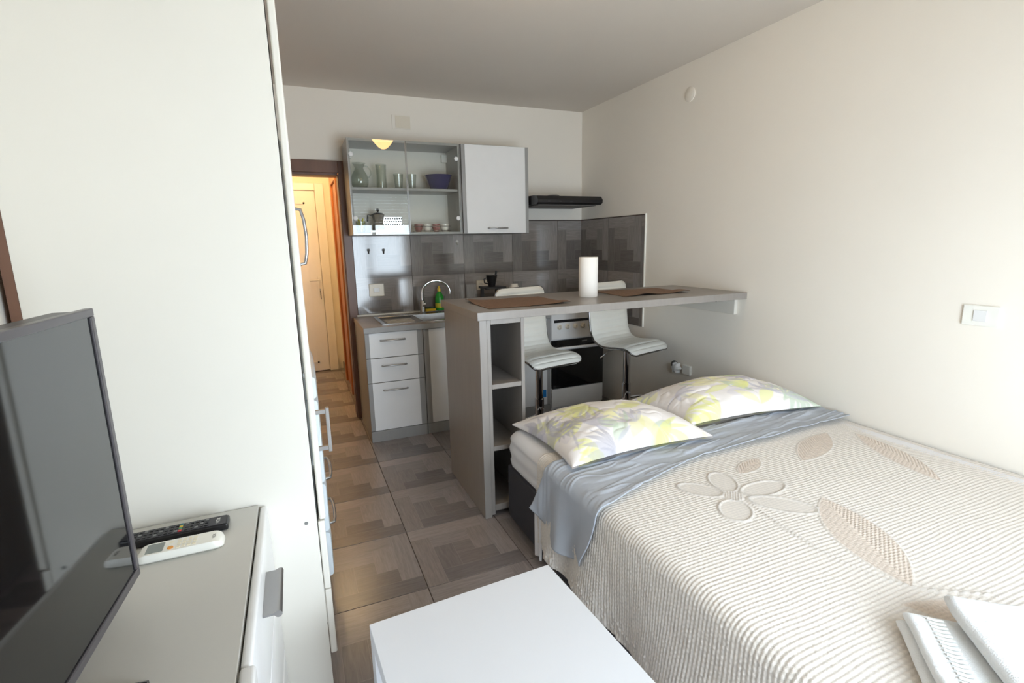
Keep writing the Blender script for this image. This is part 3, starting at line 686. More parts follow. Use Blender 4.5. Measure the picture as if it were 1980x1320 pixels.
placemat(-1.62, -1.16, -1.84, -1.45, 'brown woven placemat at the shelf end of the bar', [(0.0, 0.9, 0.012, 0.03), (0.95, 0.1, 0.012, 0.02)], 3)
placemat(-0.74, -0.26, -1.74, -1.40, 'brown woven placemat on the bar near the right wall', [(0.9, 0.1, 0.016, 0.02), (0.3, 0.0, 0.010, 0.02)], 5)

# ------------------------------------------------------------------ bar stools
def make_stool(label, loc, rz):
    t = thing('bar_stool', label, 'stool', loc, 'white bar stools at the breakfast bar', local=True, rz=rz)
    W, zs_ = 0.40, 0.655
    # profile in (forward, z): from back top, down, along the seat, over the front edge; forward = -Y
    ctrl = [(-0.200, 0.440), (-0.197, 0.36), (-0.188, 0.26), (-0.178, 0.16), (-0.165, 0.085), (-0.130, 0.030), (-0.07, 0.006), (0.0, 0.004), (0.08, 0.012), (0.14, 0.014), (0.185, 0.0), (0.215, -0.028)]
    pts = []
    for i in range(len(ctrl)-1):
        p0, p1, p2, p3 = ctrl[max(i-1, 0)], ctrl[i], ctrl[i+1], ctrl[min(i+2, len(ctrl)-1)]
        for s in range(6):
            q = s/6
            pts.append(tuple(0.5*((2*p1[a])+(-p0[a]+p2[a])*q+(2*p0[a]-5*p1[a]+4*p2[a]-p3[a])*q*q+(-p0[a]+3*p1[a]-3*p2[a]+p3[a])*q**3) for a in (0, 1)))
    pts.append(ctrl[-1]); pts = np.array(pts); n = len(pts)
    tan = np.gradient(pts, axis=0); tan /= np.linalg.norm(tan, axis=1)[:, None]; nor = np.stack([-tan[:, 1], tan[:, 0]], 1)   # points up/forward
    arc = np.r_[0, np.cumsum(np.linalg.norm(np.diff(pts, axis=0), axis=1))]
    # dense resample so that the stitched channels show
    m = 150; sa = np.linspace(0, arc[-1], m)
    pr = np.stack([np.interp(sa, arc, pts[:, k]) for k in (0, 1)], 1); nr = np.stack([np.interp(sa, arc, nor[:, k]) for k in (0, 1)], 1)
    nw = 25; u = np.linspace(-1, 1, nw)
    chan = np.abs(np.sin(PI*sa/0.042))**0.35
    rc = 0.05
    endd = np.minimum(sa, sa[-1]-sa)
    hw = W/2-np.where(endd < rc, rc-np.sqrt(np.maximum(rc**2-(rc-endd)**2, 0)), 0)
    pad = 0.020*(1-np.abs(u)**6)[None, :]*(0.5+0.5*chan[:, None])*np.clip(endd/0.02, 0.15, 1)[:, None]**.5
    def surf(off):
        F = pr[:, 0][:, None]+nr[:, 0][:, None]*off; Z = pr[:, 1][:, None]+nr[:, 1][:, None]*off
        X = hw[:, None]*u[None, :]
        return np.stack([X, -F, Z+zs_], -1)
    top = surf(pad+0.004); bot = surf(np.full_like(pad, -0.014))
    P = np.concatenate([top, bot[:, ::-1]], 1)
    me = grid_mesh('seat', P, close_v=True)
    new_obj('seat_shell', me, 'leather_white', t, None, 60)
    # chrome edging all around
    edge = []
    for k in range(m): edge.append((hw[k]+0.002, -(pr[k, 0]-nr[k, 0]*0.005), pr[k, 1]-nr[k, 1]*0.005+zs_))
    loop = edge+[(-e[0], e[1], e[2]) for e in edge[::-1]]
    loop = loop[::2]; bm = bmesh.new(); tube_bm(bm, loop+[loop[0]], 0.0065, 8)
    new_obj('chrome_trim', bm_mesh(bm, 'chrome_trim'), 'trim_chrome', t, None, 60)
    boxes('mount_plate', [(-0.09, 0.09, -0.09, 0.09, zs_-0.035, zs_-0.016)], 'black_plastic', t, bev=0.003)
    lathe('gas_lift', [(0.032, 0.03), (0.032, 0.36), (0.026, 0.365), (0.026, 0.625), (0.034, 0.628), (0.034, zs_-0.034)], (0, 0, 0), 'chrome', t, n=24)
    lathe('base', [(0, 0.0), (0.195, 0.0), (0.200, 0.004), (0.198, 0.010), (0.12, 0.020), (0.05, 0.034), (0.034, 0.060)], (0, 0, 0), 'chrome', t, n=40)
    fr = [(0.03*math.cos(PI/2), 0, 0.26)]
    ring = [(0.0, -0.028, 0.245)]+[(0.145*math.sin(a), -0.12+0.085*math.cos(a)-0.04, 0.245) for a in np.linspace(0.0, 2*PI, 25)]
    tube('footrest', [(-0.028, 0, 0.245), (-0.12, -0.02, 0.245), (-0.155, -0.06, 0.245), (-0.15, -0.15, 0.245), (-0.10, -0.19, 0.245), (0.10, -0.19, 0.245), (0.15, -0.15, 0.245), (0.155, -0.06, 0.245), (0.12, -0.02, 0.245), (0.028, 0, 0.245)], 0.009, 'chrome', t)
    tube('height_lever', [(-0.05, 0.02, zs_-0.028), (-0.14, 0.05, zs_-0.04), (-0.21, 0.07, zs_-0.085)], 0.005, 'chrome', t, n=8)
    return t
make_stool('white padded bar stool next to the open shelf end of the bar', (-1.055, -1.235, 0), math.radians(11))
make_stool('white padded bar stool nearest the right wall', (-0.315, -1.185, 0), math.radians(14))

# ------------------------------------------------------------------ bed
BX0, BY0, BY1 = -1.595, -3.96, -1.968
t = thing('bed_base', 'dark grey upholstered bed base under the mattress', 'bed', (-0.81, -2.96, 0))
box('base_body', BX0, -0.02, BY0, BY1, 0.022, 0.300, 'bed_fabric', t, 0.012, 3)
for x in (BX0+0.08, -0.10):
    for y in (BY0+0.08, BY1-0.08): lathe('foot', [(0.025, 0), (0.025, 0.0215)], (x, y, 0), 'black_plastic', t, n=12)
# mattress in a fitted sheet
def rounded_slab(name, x0, x1, y0, y1, z0, z1, r, nx, ny, bulge, seed):
    bm = bmesh.new(); add_box(bm, x0, x1, y0, y1, z0, z1, r, 5); me = bm_mesh(bm, name); return me
nu, nv = 120, 110
def mattress():
    x0, x1, y0, y1, z0, z1 = BX0-0.005, -0.018, BY0, BY1+0.003, 0.306, 0.488
    cxm, cym = (x0+x1)/2, (y0+y1)/2
    prof = [(0.02, z0), (0.004, z0+0.012), (0.0, z0+0.03)]+[(0.0+0.004*math.sin(k), z0+0.03+k*(z1-z0-0.08)/8) for k in range(1, 9)]
    prof += [(0.05-0.05*math.cos(a), z1-0.05+0.05*math.sin(a)) for a in np.linspace(0.15, PI/2, 8)]
    prof += [(0.10, z1+0.001), (0.2, z1+0.002), (0.45, z1+0.002), (0.77, z1+0.002)]
    rings = []; n = 240
    for ins, z in prof:
        hx, hy = (x1-x0)/2-ins, (y1-y0)/2-ins; rad = max(0.07-ins*.3, 0.01)
        ring = []
        for k in range(n):
            a = 2*PI*k/n; c, s = math.cos(a), math.sin(a)
            q = 1/max(abs(c)/max(hx, .001), abs(s)/max(hy, .001)); px, py = c*q, s*q
            # round the corner
            ax, ay = abs(px)-(hx-rad), abs(py)-(hy-rad)
            if ax > 0 and ay > 0:
                l = math.hypot(ax, ay); px = math.copysign(hx-rad+ax/l*rad, px); py = math.copysign(hy-rad+ay/l*rad, py)
            ring.append((cxm+px, cym+py, z))
        rings.append(ring)
    P = np.array(rings); wr = noise2(P[..., 0]+P[..., 1]*.7, P[..., 2]*2.2+P[..., 1]*.3, 11, 9, 3)
    side = np.clip((z1-P[..., 2])/(z1-z0), 0, 1)
    P[..., 0] += -np.sign(cxm-P[..., 0])*0.005*wr*side*0.8-0.0; P[..., 1] += -np.sign(cym-P[..., 1])*0.004*wr*side*0.5
    P[..., 2] += 0.002*wr
    P[..., 0] = np.minimum(P[..., 0], -0.012)
    return grid_mesh('mattress', P, close_v=True)
tag(new_obj('mattress', mattress(), 'mattress_white', None, None, 0), 'white sheeted mattress, its corner showing under the near pillow', 'mattress')
# cross-section of cloth lying on the bed and hanging over its left side
def cloth_path(L, ztop, xedge, r=0.045, x_start=-0.014):
    flat = x_start-(xedge+r); arcl = r*PI/2
    s = np.asarray(L, float); x = np.empty_like(s); z = np.empty_like(s)
    a = s <= flat; b = (s > flat) & (s <= flat+arcl); c = s > flat+arcl
    x[a] = x_start-s[a]; z[a] = ztop
    th = (s[b]-flat)/r; x[b] = xedge+r-r*np.sin(th); z[b] = ztop-r+r*np.cos(th)
    x[c] = xedge; z[c] = ztop-r-(s[c]-flat-arcl)
    return x, z, flat+arcl
# bedspread
SPX = BX0-0.014
def seg_dist(X, Y, a, b):
    ax, ay = a; bx_, by_ = b; dx, dy = bx_-ax, by_-ay; q = np.clip(((X-ax)*dx+(Y-ay)*dy)/(dx*dx+dy*dy), 0, 1)
    return np.hypot(X-ax-q*dx, Y-ay-q*dy)
def lens(X, Y, a, b, hw):
    """>0 inside a pointed leaf from a to b with half width hw; value is distance-like; also local coords"""
    ax, ay = a; dx, dy = b[0]-ax, b[1]-ay; L = math.hypot(dx, dy); ux, uy = dx/L, dy/L
    p = ((X-ax)*ux+(Y-ay)*uy)/L; q = (X-ax)*(-uy)+(Y-ay)*ux
    wv = hw*np.sin(PI*np.clip(p, 0, 1))**0.8
    return np.where((p > 0) & (p < 1), wv-np.abs(q), -0.1), p*L, q
def ellip(X, Y, c, tip, hw):
    dx, dy = tip[0]-c[0], tip[1]-c[1]; L = math.hypot(dx, dy); ux, uy = dx/L, dy/L
    mx, my = c[0]+dx*.60, c[1]+dy*.60; p = (X-mx)*ux+(Y-my)*uy; q = -(X-mx)*uy+(Y-my)*ux
    return (1-np.hypot(p/(L*.42), q/hw))*hw
def bedspread():
    drop = 0.40
    flat_total = 0.0
    Ltot = (-0.014-(SPX+0.045))+0.045*PI/2+drop-0.045
    ns, nt = 640, 570
    s = np.linspace(0, Ltot, ns); y = np.linspace(-2.345, -3.955, nt)
    x, z, sl = cloth_path(s, 0.496, SPX)
    S, Yg = np.meshgrid(s, y, indexing='ij'); X = np.repeat(x[:, None], nt, 1); Z = np.repeat(z[:, None], nt, 1); Y = Yg.copy()
    hang = np.clip((S-sl)/(Ltot-sl), 0, 1)
    wallside = np.clip((X+0.25)/0.25, 0, 1); Z = Z-0.014*wallside
    Z += 0.004*noise2(X, Y, 21, 3.0, 2)*(1-hang)
    X = X-hang*(0.016+0.016*np.sin(Y*17+1.5*np.sin(Y*5))*hang+0.008*noise2(Y, Z, 31, 9, 2))-0.004*hang
    Y = Y+0.010*hang*np.sin(Y*11)
    Z = Z-hang**3*0.02*noise2(Y, Y*0+.5, 44, 8, 2)
    # flatten coordinates (unrolled cloth) used for the pattern
    U = -0.014-S; V = Yg
    pitch = 0.0128
    row = (V+0.008*noise2(U, V, 61, 5, 2))/pitch; ri = np.floor(row).astype(int)
    ph = (np.sin(ri*12.9898)*43758.5453) % 1.0
    rib = np.abs(np.sin(PI*row))**0.8
    tuft = 0.5+0.5*np.sin(2*PI*(U/0.0145+ph+0.35*noise2(U, V, 65, 30, 1)))
    h = 0.0033*rib*(0.56+0.44*tuft)*(1+0.30*noise2(U, V, 63, 70, 2))
    tone = np.zeros(U.shape+(3,)); base = np.array([s2l(c) for c in (230, 223, 215)]); dark = np.array([s2l(c) for c in (221, 206, 192)])
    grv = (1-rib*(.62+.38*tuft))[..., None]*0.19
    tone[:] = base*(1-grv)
    # flower: smooth petals with corded outline
    cF = (-1.14, -2.965)
    pet = [((-1.255, -2.815), .046), ((-1.055, -2.795), .048), ((-0.905, -2.965), .046), ((-0.965, -3.150), .048), ((-1.255, -3.085), .052)]
    pet += [((-1.30, -2.93), .0)]
    for tip, hw in pet:
        if hw == 0: continue
        e = ellip(U, V, cF, tip, hw)
        ins = e > 0
        h = np.where(ins, 0.0012+0.0008*np.abs(np.sin(PI*(U*.9+V*.5)/0.010)), h)
        cord = np.exp(-(e/0.0055)**2)
        h = np.maximum(h, 0.0068*cord*(0.8+0.2*np.sin(2*PI*(U+V)/0.012)))
        tone = tone*(1-0.10*cord[..., None])
    dcen = np.hypot(U-cF[0], V-cF[1])
    cen = dcen < 0.032
    h = np.where(cen, 0.004+0.003*np.sin(2*PI*U/0.012)*np.sin(2*PI*V/0.012), h)
    # leaves: beige, looped in another direction
    for a, b, hw in [((-0.872, -3.100), (-1.095, -3.505), .085), ((-0.165, -2.755), (-0.37, -3.20), .060), ((-0.29, -2.70), (-0.66, -2.86), .060),
                     ((-1.19, -3.535), (-0.90, -3.76), .055), ((-0.80, -2.77), (-0.98, -2.84), .036)]:
        d, p, q = lens(U, V, a, b, hw); ins = d > 0
        loops = np.abs(np.sin(PI*(p*.55+np.abs(q)*1.0)/0.0120))**.8
        h = np.where(ins, 0.0012+0.0042*loops*(0.6+0.4*np.sin(2*PI*(p/0.011+0.3*np.floor(np.abs(q)/.009)))), h)
        k = (np.clip(d/0.004, 0, 1)*0.85)[..., None]
        tone = tone*(1-k)+(dark*(1-0.18*(1-loops))[..., None])*k if False else tone*(1-k)+(dark[None, None, :]*(1-0.22*(1-loops))[..., None])*k
        cord = np.exp(-(d/0.004)**2); h = np.maximum(h, 0.004*cord)
    st = np.full(U.shape, 9.0); sp = [(-1.125, -3.03), (-1.15, -3.15), (-1.165, -3.30), (-1.14, -3.44), (-1.08, -3.52), (-0.95, -3.60)]
    for a, b in zip(sp, sp[1:]): st = np.minimum(st, seg_dist(U, V, a, b))
    cord = np.exp(-(st/0.008)**2); h = np.maximum(h, 0.006*cord*(0.7+0.3*np.sin(2*PI*V/0.013))); tone = tone*(1-0.08*cord[..., None])
    # bobbles near the hem
    hem = np.clip((hang-0.70)/0.3, 0, 1); bob = np.clip(noise2(U*1.0, V, 77, 62, 2), 0, 1)
    h = h+0.010*hem*bob
    P = np.stack([X, Y, Z], -1)
    du = np.gradient(P, axis=0); dv = np.gradient(P, axis=1); N = np.cross(du, dv); N /= np.linalg.norm(N, axis=-1, keepdims=True)+1e-9
    if N[10, 10, 2] < 0: N = -N
    Pt = P+N*h[..., None]
    Pt[..., 2] = np.maximum(Pt[..., 2], 0.004); Pt[..., 0] = np.minimum(Pt[..., 0], -0.004)
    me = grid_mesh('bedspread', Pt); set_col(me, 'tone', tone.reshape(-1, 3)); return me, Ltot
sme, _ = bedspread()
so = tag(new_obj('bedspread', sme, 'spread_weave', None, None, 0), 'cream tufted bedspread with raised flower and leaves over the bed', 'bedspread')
sol = so.modifiers.new('thickness', 'SOLIDIFY'); sol.thickness = 0.003; sol.offset = -1
# flat grey sheet folded over
def sheet():
    r = 0.05; xe = SPX-0.012
    flat = -0.02-(xe+r); arcl = r*PI/2; drop = 0.275
    Ltot = flat+arcl+drop-r
    ns, nt = 360, 120
    s = np.linspace(0, Ltot, ns); x, z, sl = cloth_path(s, 0.5085, xe, r, -0.02)
    q = np.linspace(0, 1, nt)
    hang = np.clip((s-flat)/(Ltot-flat), 0, 1)
    f = np.clip(s/flat, 0, 1)
    yb = -2.40-0.03*np.sin(f*PI)-0.07*np.clip((f-0.80)/0.2, 0, 1)**1.5+0.12*hang
    yf = -2.625-0.055*np.sin(f*PI*.5)-0.165*np.clip((f-0.62)/0.38, 0, 1)**1.4+0.10*hang-0.02*np.sin(hang*PI)
    Q, S = np.meshgrid(q, s); F = np.repeat(f[:, None], nt, 1); Hh = np.repeat(hang[:, None], nt, 1)
    Y = yb[:, None]*(1-Q)+yf[:, None]*Q
    X = np.repeat(x[:, None], nt, 1); Z = np.repeat(z[:, None], nt, 1)
    # wrinkles running mostly along the bed width, with diagonals
    wv = noise2(X*0.55+Y*.35, Y*2.6-X*.35, 5, 7, 3)
    wv2 = np.abs(noise2(X*.4+Y*.8, Y*2.0-X*.5, 9, 9, 2))
    Z = Z+(1-Hh)*(0.011*np.clip(wv+.25, 0, 1)+0.004*np.exp(-(wv2/.10)**2))
    X = X-Hh*(0.018*np.sin(Y*26+2*noise2(Y, Z, 3, 5, 2))*Hh+0.014*Hh+0.010*np.clip(wv, 0, 1))
    Z = Z-0.03*Hh*np.sin((Q-.1)*PI*1.1)*Hh+0.05*Hh*np.clip(.5-Q, 0, 1)*Hh
    roll = np.exp(-((1-Q)/0.05)**2); Z = Z+0.006*roll*(1-Hh)
    X = np.minimum(X, -0.006)
    return grid_mesh('sheet', np.stack([X, Y, Z], -1))
sh = tag(new_obj('folded_sheet', sheet(), 'sheet_grey', None, None, 0), 'pale blue-grey sheet folded back between the pillows and the bedspread', 'sheet')
sm = sh.modifiers.new('thickness', 'SOLIDIFY'); sm.thickness = 0.004; sm.offset = 1
# white under-sheet flap hanging at the side of the bed base
def flap():
    q = np.linspace(0, 1, 24); zz = np.linspace(0.30, 0.03, 40)
    Q, Zg = np.meshgrid(q, zz, indexing='ij'); Y = -2.335-0.062*Q; X = BX0-0.016-0.006*np.sin(Q*9+Zg*6)-0.006*(1-Zg/0.3)
    return grid_mesh('flap', np.stack([X, Y, Zg], -1))
fl = new_obj('spread_hem', flap(), 'mattress_white', so, None, 0); fl['label'] = 'plain pale hem strip of the bedspread'
fm = fl.modifiers.new('thickness', 'SOLIDIFY'); fm.thickness = 0.004; fm.offset = 0

# pillows with printed leaves
LEAF = [(230, 232, 140), (188, 186, 200), (190, 208, 184), (172, 170, 182), (238, 234, 176), (222, 218, 224)]
def print_leaves(U, V, seed, w, h):
    g = random.Random(seed); out = np.empty(U.shape+(3,)); out[:] = [s2l(c) for c in (238, 233, 231)]
    X = U*w; Y = V*h
    def blade(a, ang, L, hw, rgb, al):
        b = (a[0]+L*math.cos(ang), a[1]+L*math.sin(ang))
        d, p, q = lens(X, Y, a, b, hw); k = (np.clip(d/0.003, 0, 1)*al)[..., None]
        out[:] = out*(1-k)+np.array([s2l(c) for c in rgb])*k
    for i in range(26):                                     # soft wide washes
        a = (g.uniform(0, w), g.uniform(0, h)); blade(a, g.uniform(0, 6.28), g.uniform(.10, .2), g.uniform(.02, .045), LEAF[g.choice([0, 4, 4, 5, 2])], .6)
    for i in range(17):                                     # fans
        c = (g.uniform(-.02, w+.02), g.uniform(-.02, h+.02)); a0 = g.uniform(0, 6.28); rgb = LEAF[g.choice([0, 0, 1, 1, 2, 3, 3])]
        nb = g.randint(5, 9); span = g.uniform(1.6, 3.0); L = g.uniform(.10, .19)
        for k in range(nb):
            f = k/(nb-1)-.5; blade(c, a0+f*span, L*(1-.35*abs(f)), g.uniform(.009, .016), rgb, .62)
    for i in range(10):
        blade((g.uniform(0, w), g.uniform(0, h)), g.uniform(0, 6.28), g.uniform(.08, .16), g.uniform(.007, .013), LEAF[g.choice([1, 3, 2])], .6)
    return out
def pillow(label, corners, thick, seed, zb):
    """corners: far-left, far-right, near-right, near-left (x,y,lift)"""
    n, m = 190, 150
    u = np.linspace(0, 1, n); v = np.linspace(0, 1, m); U, V = np.meshgrid(u, v, indexing='ij')
    c = np.array(corners, float)
    B = (c[0]*((1-U)*(1-V))[..., None]+c[1]*(U*(1-V))[..., None]+c[2]*(U*V)[..., None]+c[3]*((1-U)*V)[..., None])
    a, b = 2*U-1, 2*V-1
    # edges pulled in between the corners
    inx = 0.035*(1-b**2); iny = 0.03*(1-a**2)
    ex = (c[1]-c[0]); ex = ex/np.linalg.norm(ex); ey = (c[3]-c[0]); ey = ey/np.linalg.norm(ey)
    B = B-ex*(a*inx*np.abs(a))[..., None]-ey*(b*iny*np.abs(b))[..., None]
    dome = np.clip((1-np.abs(a)**2.6)*(1-np.abs(b)**2.6), 0, 1)**0.55
    flange = np.clip(np.minimum(1-np.abs(a), (1-np.abs(b))*.8)/0.03, 0, 1)
    wr = noise2(U*1.0, V*1.0, seed, 4, 3)
    edge = 1-dome
    crease = np.abs(noise2(U*1.3+V*.4, V*1.2-U*.3, seed+5, 5, 2)); crease = np.exp(-(crease/0.10)**2)
    zt = dome*thick*(1+0.14*wr)-0.010*crease*dome*(.3+.7*edge)
    top = B.copy(); top[..., 2] = zb+B[..., 2]+0.012+zt+0.006*wr*edge
    bot = B.copy(); bot[..., 2] = zb+B[..., 2]*0.9+0.007-0.004*dome
    bot[..., 2] = np.minimum(bot[..., 2], top[..., 2]-0.003)
    P = np.concatenate([top, bot[::-1]], 0)
    me = grid_mesh('pillow', P, close_u=True)
    tone = print_leaves(U, V, seed, 0.70, 0.55); set_col(me, 'tone', np.concatenate([tone, tone[::-1]], 0).reshape(-1, 3))
    return tag(new_obj('pillow', me, 'pillow_print', None, None, 0), label, 'pillow', 'leaf-print pillows at the head of the bed')
pillow('leaf-print pillow nearer the open shelves, at the free corner of the bed', [(-1.57, -1.985, .0), (-0.855, -2.00, .0), (-0.855, -2.575, .026), (-1.575, -2.585, .026)], 0.115, 3, 0.500)
pillow('leaf-print pillow against the right wall', [(-0.845, -1.965, .012), (-0.05, -1.99, .0), (-0.055, -2.50, .024), (-0.86, -2.44, .026)], 0.130, 12, 0.502)

# towels folded on the bed
def folded_towel(label, corner, ang, L, Wd, layers, th, z0, seed):
    """stack of folds; the folded edge lies along the local Y axis at local x=0"""
    t = thing('towel', label, 'towel', (corner[0], corner[1], z0), 'folded towels on the bed', local=True, rz=ang)
    for k in range(layers):
        z = k*th*1.02
        n = 14; prof = [(Wd, 0.0)]+[(th*.5-th*.5*math.sin(a), th*.5-th*.5*math.cos(a)) for a in np.linspace(0, PI, n)]+[(Wd, th)]
        xs = np.concatenate([np.linspace(Wd, th*.6, 30), [p[0] for p in prof[1:-1]], np.linspace(th*.6, Wd, 30)])
        zz = np.concatenate([np.zeros(30), [p[1] for p in prof[1:-1]], np.full(30, th)])
        yv = np.concatenate([[0, .003, .008], np.linspace(0.015, L-.015, 60), [L-.008, L-.003, L]])
        e = np.minimum(yv, L-yv); sq = np.clip(e/0.012, 0.25, 1)**.5
        Xg = np.repeat(xs[:, None], len(yv), 1); Yg = np.repeat(-yv[None, :], len(xs), 0)
        Zg = (zz[:, None]-th/2)*sq[None, :]+th/2+z
        nz = noise2(Xg, Yg, seed+k, 14, 3); Zg = Zg+0.004*nz*(zz[:, None] > th*.4); Xg = Xg+0.004*nz*(xs[:, None] < th)+k*0.012
        me = grid_mesh('fold', np.stack([Xg, Yg, Zg], -1), close_u=True)
        o = new_obj('fold', me, 'towel_white', t, None, 50)
    return t, layers*th*1.02
bt, hgt = folded_towel('white towel folded in thick layers lying directly on the bedspread', (-1.285, -3.575), math.radians(-45), 0.42, 0.36, 2, 0.024, 0.503, 3)
for k in range(2):
    pass
bm = bmesh.new()
for i in range(34): tube_bm(bm, [(0.050, -0.02-i*0.012, 0.0505), (0.064, -0.026-i*0.012, 0.0525), (0.078, -0.020-i*0.012, 0.0505)], 0.0035, 6)
new_obj('woven_band', bm_mesh(bm, 'woven_band'), 'towel_band', bt, None, 50)
folded_towel('white towel folded on top of the other towel at the bed foot', (-1.195, -3.615), math.radians(-40), 0.42, 0.34, 1, 0.034, 0.503+hgt+0.006, 9)

# ------------------------------------------------------------------ coffee table
t = thing('coffee_table', 'square white low table beside the bed', 'table', (-2.115, -3.22, 0), local=True, rz=math.radians(3.0))
hw = 0.268
box('table_top', -hw, hw, -hw, hw, 0.378, 0.428, 'table_white', t, 0.0015)
for x in (-1, 1):
    for y in (-1, 1):
        xa, ya = x*(hw-0.05) if x > 0 else -hw, y*(hw-0.05) if y > 0 else -hw
        box('leg', xa, xa+0.05, ya, ya+0.05, 0, 0.3775, 'table_white', t, 0.0015)

# ------------------------------------------------------------------ wardrobe
WYn, WYf, WXf = -2.75, -2.335, -2.497
t = thing('wardrobe', 'tall white wardrobe with its plain side panel facing the room', 'wardrobe', (-2.77, -2.54, 0))
box('side_panel', -3.045, WXf, WYn, WYn+0.018, 0.0, 2.25, 'white_laminate', t, 0.001)
box('side_panel', -3.045, WXf, WYf-0.018, WYf, 0.0, 2.25, 'white_laminate', t, 0.001)
box('top_panel', -3.045, WXf, WYn+0.0185, WYf-0.0185, 2.232, 2.25, 'white_laminate', t)
box('back_panel', -3.066, -3.0455, WYn+0.002, WYf-0.002, 0.0, 2.25, 'door_brown', t, 0.001)  # dark strip added in place of the shaded gap between wardrobe and wall
box('plinth', WXf-0.03, WXf-0.012, WYn+0.0185, WYf-0.0185, 0.0, 0.16, 'white_laminate', t)
d = box('door', WXf+0.0065, WXf+0.024, WYn+0.001, WYf-0.001, 0.632, 2.235, 'white_laminate', t, 0.005, 3)
hx = WXf+0.024
bm = bmesh.new()
add_box(bm, hx, hx+0.030, -2.685, -2.675, 0.922, 0.934, 0.001); add_box(bm, hx, hx+0.030, -2.685, -2.675, 0.812, 0.824, 0.001); add_box(bm, hx+0.027, hx+0.037, -2.688, -2.672, 0.806, 0.940, 0.002)
new_obj('handle', bm_mesh(bm, 'handle'), 'handle_grey', d)
box('drawer_front', WXf+0.002, WXf+0.020, WYn+0.001, WYf-0.001, 0.412, 0.628, 'white_laminate', t, 0.004, 3)
box('drawer_front', WXf+0.002, WXf+0.020, WYn+0.001, WYf-0.001, 0.195, 0.409, 'white_laminate', t, 0.004, 3)
lathe('screw_cap', [(0.005, 0), (0.005, 0.001), (0, 0.0015)], (-2.525, WYn-0.0002, 0.632), 'grey_print', t, axis='Y', n=12)

# ------------------------------------------------------------------ fridge
t = thing('fridge_freezer', 'white fridge freezer with loop handles hidden behind the wardrobe', 'fridge', (-2.77, -2.03, 0))
FYn, FYf, FXb = -2.315, -1.755, -2.51
box('cabinet', -3.06, FXb, FYn, FYf, 0.05, 1.74, 'fridge_white', t, 0.008, 3)
def curved_front(name, z0, z1, xe, xm, m):
    n = 24; bm = bmesh.new(); ys = np.linspace(FYn, FYf, n); xo = [xe+(xm-xe)*(1-abs(2*k/(n-1)-1)**4) for k in range(n)]
    rr = 0.012; zl = [(z0, -rr), (z0+rr*.3, -rr*.3), (z0+rr, 0), (z1-rr, 0), (z1-rr*.3, -rr*.3), (z1, -rr)]
    rows = [[bm.verts.new((xo[k]+dx, ys[k], z)) for k in range(n)] for z, dx in zl]
    back = [[bm.verts.new((FXb+0.002, ys[k], z)) for k in range(n)] for z in (z0, z1)]
    for a, b in zip(rows, rows[1:]):
        for k in range(n-1): bm.faces.new((a[k], a[k+1], b[k+1], b[k]))
    for a, b in ((back[0], rows[0]), (rows[-1], back[1])):
        for k in range(n-1): bm.faces.new((a[k], a[k+1], b[k+1], b[k]))
    col_l = [r[0] for r in rows]; col_r = [r[-1] for r in rows]
    bm.faces.new([back[0][0]]+col_l+[back[1][0]]); bm.faces.new(([back[0][-1]]+col_r+[back[1][-1]])[::-1])
    return new_obj(name, bm_mesh(bm, name), m, t, None, 40)
ud = curved_front('upper_door', 0.955, 1.735, -2.492, -2.476, 'fridge_white')
tube('loop_handle', [(-2.478, -2.16, 1.53), (-2.450, -2.16, 1.525), (-2.442, -2.16, 1.49), (-2.438, -2.16, 1.43), (-2.442, -2.16, 1.37), (-2.450, -2.16, 1.335), (-2.478, -2.16, 1.33)], 0.006, 'handle_grey', ud)
for i, (z0, z1) in enumerate(((0.865, 0.945), (0.545, 0.860), (0.350, 0.540), (0.165, 0.345))):
    q = curved_front('lower_front', z0, z1, -2.458, -2.452, 'fridge_white')
    if i >= 2:
        zz = z1-0.06
        tube('loop_handle', [(-2.455, -2.14, zz), (-2.436, -2.135, zz), (-2.430, -2.10, zz), (-2.428, -2.03, zz), (-2.430, -1.96, zz), (-2.436, -1.925, zz), (-2.455, -1.92, zz)], 0.006, 'handle_grey', q)
box('base_grille', -3.0, -2.475, FYn+0.012, FYf-0.012, 0.03, 0.16, 'dark_void', t, 0.004)
for y in (FYn+0.035, FYf-0.035): lathe('foot', [(0.018, 0), (0.018, 0.0495)], (-2.50, y, 0), 'bar_dark', t, n=14)

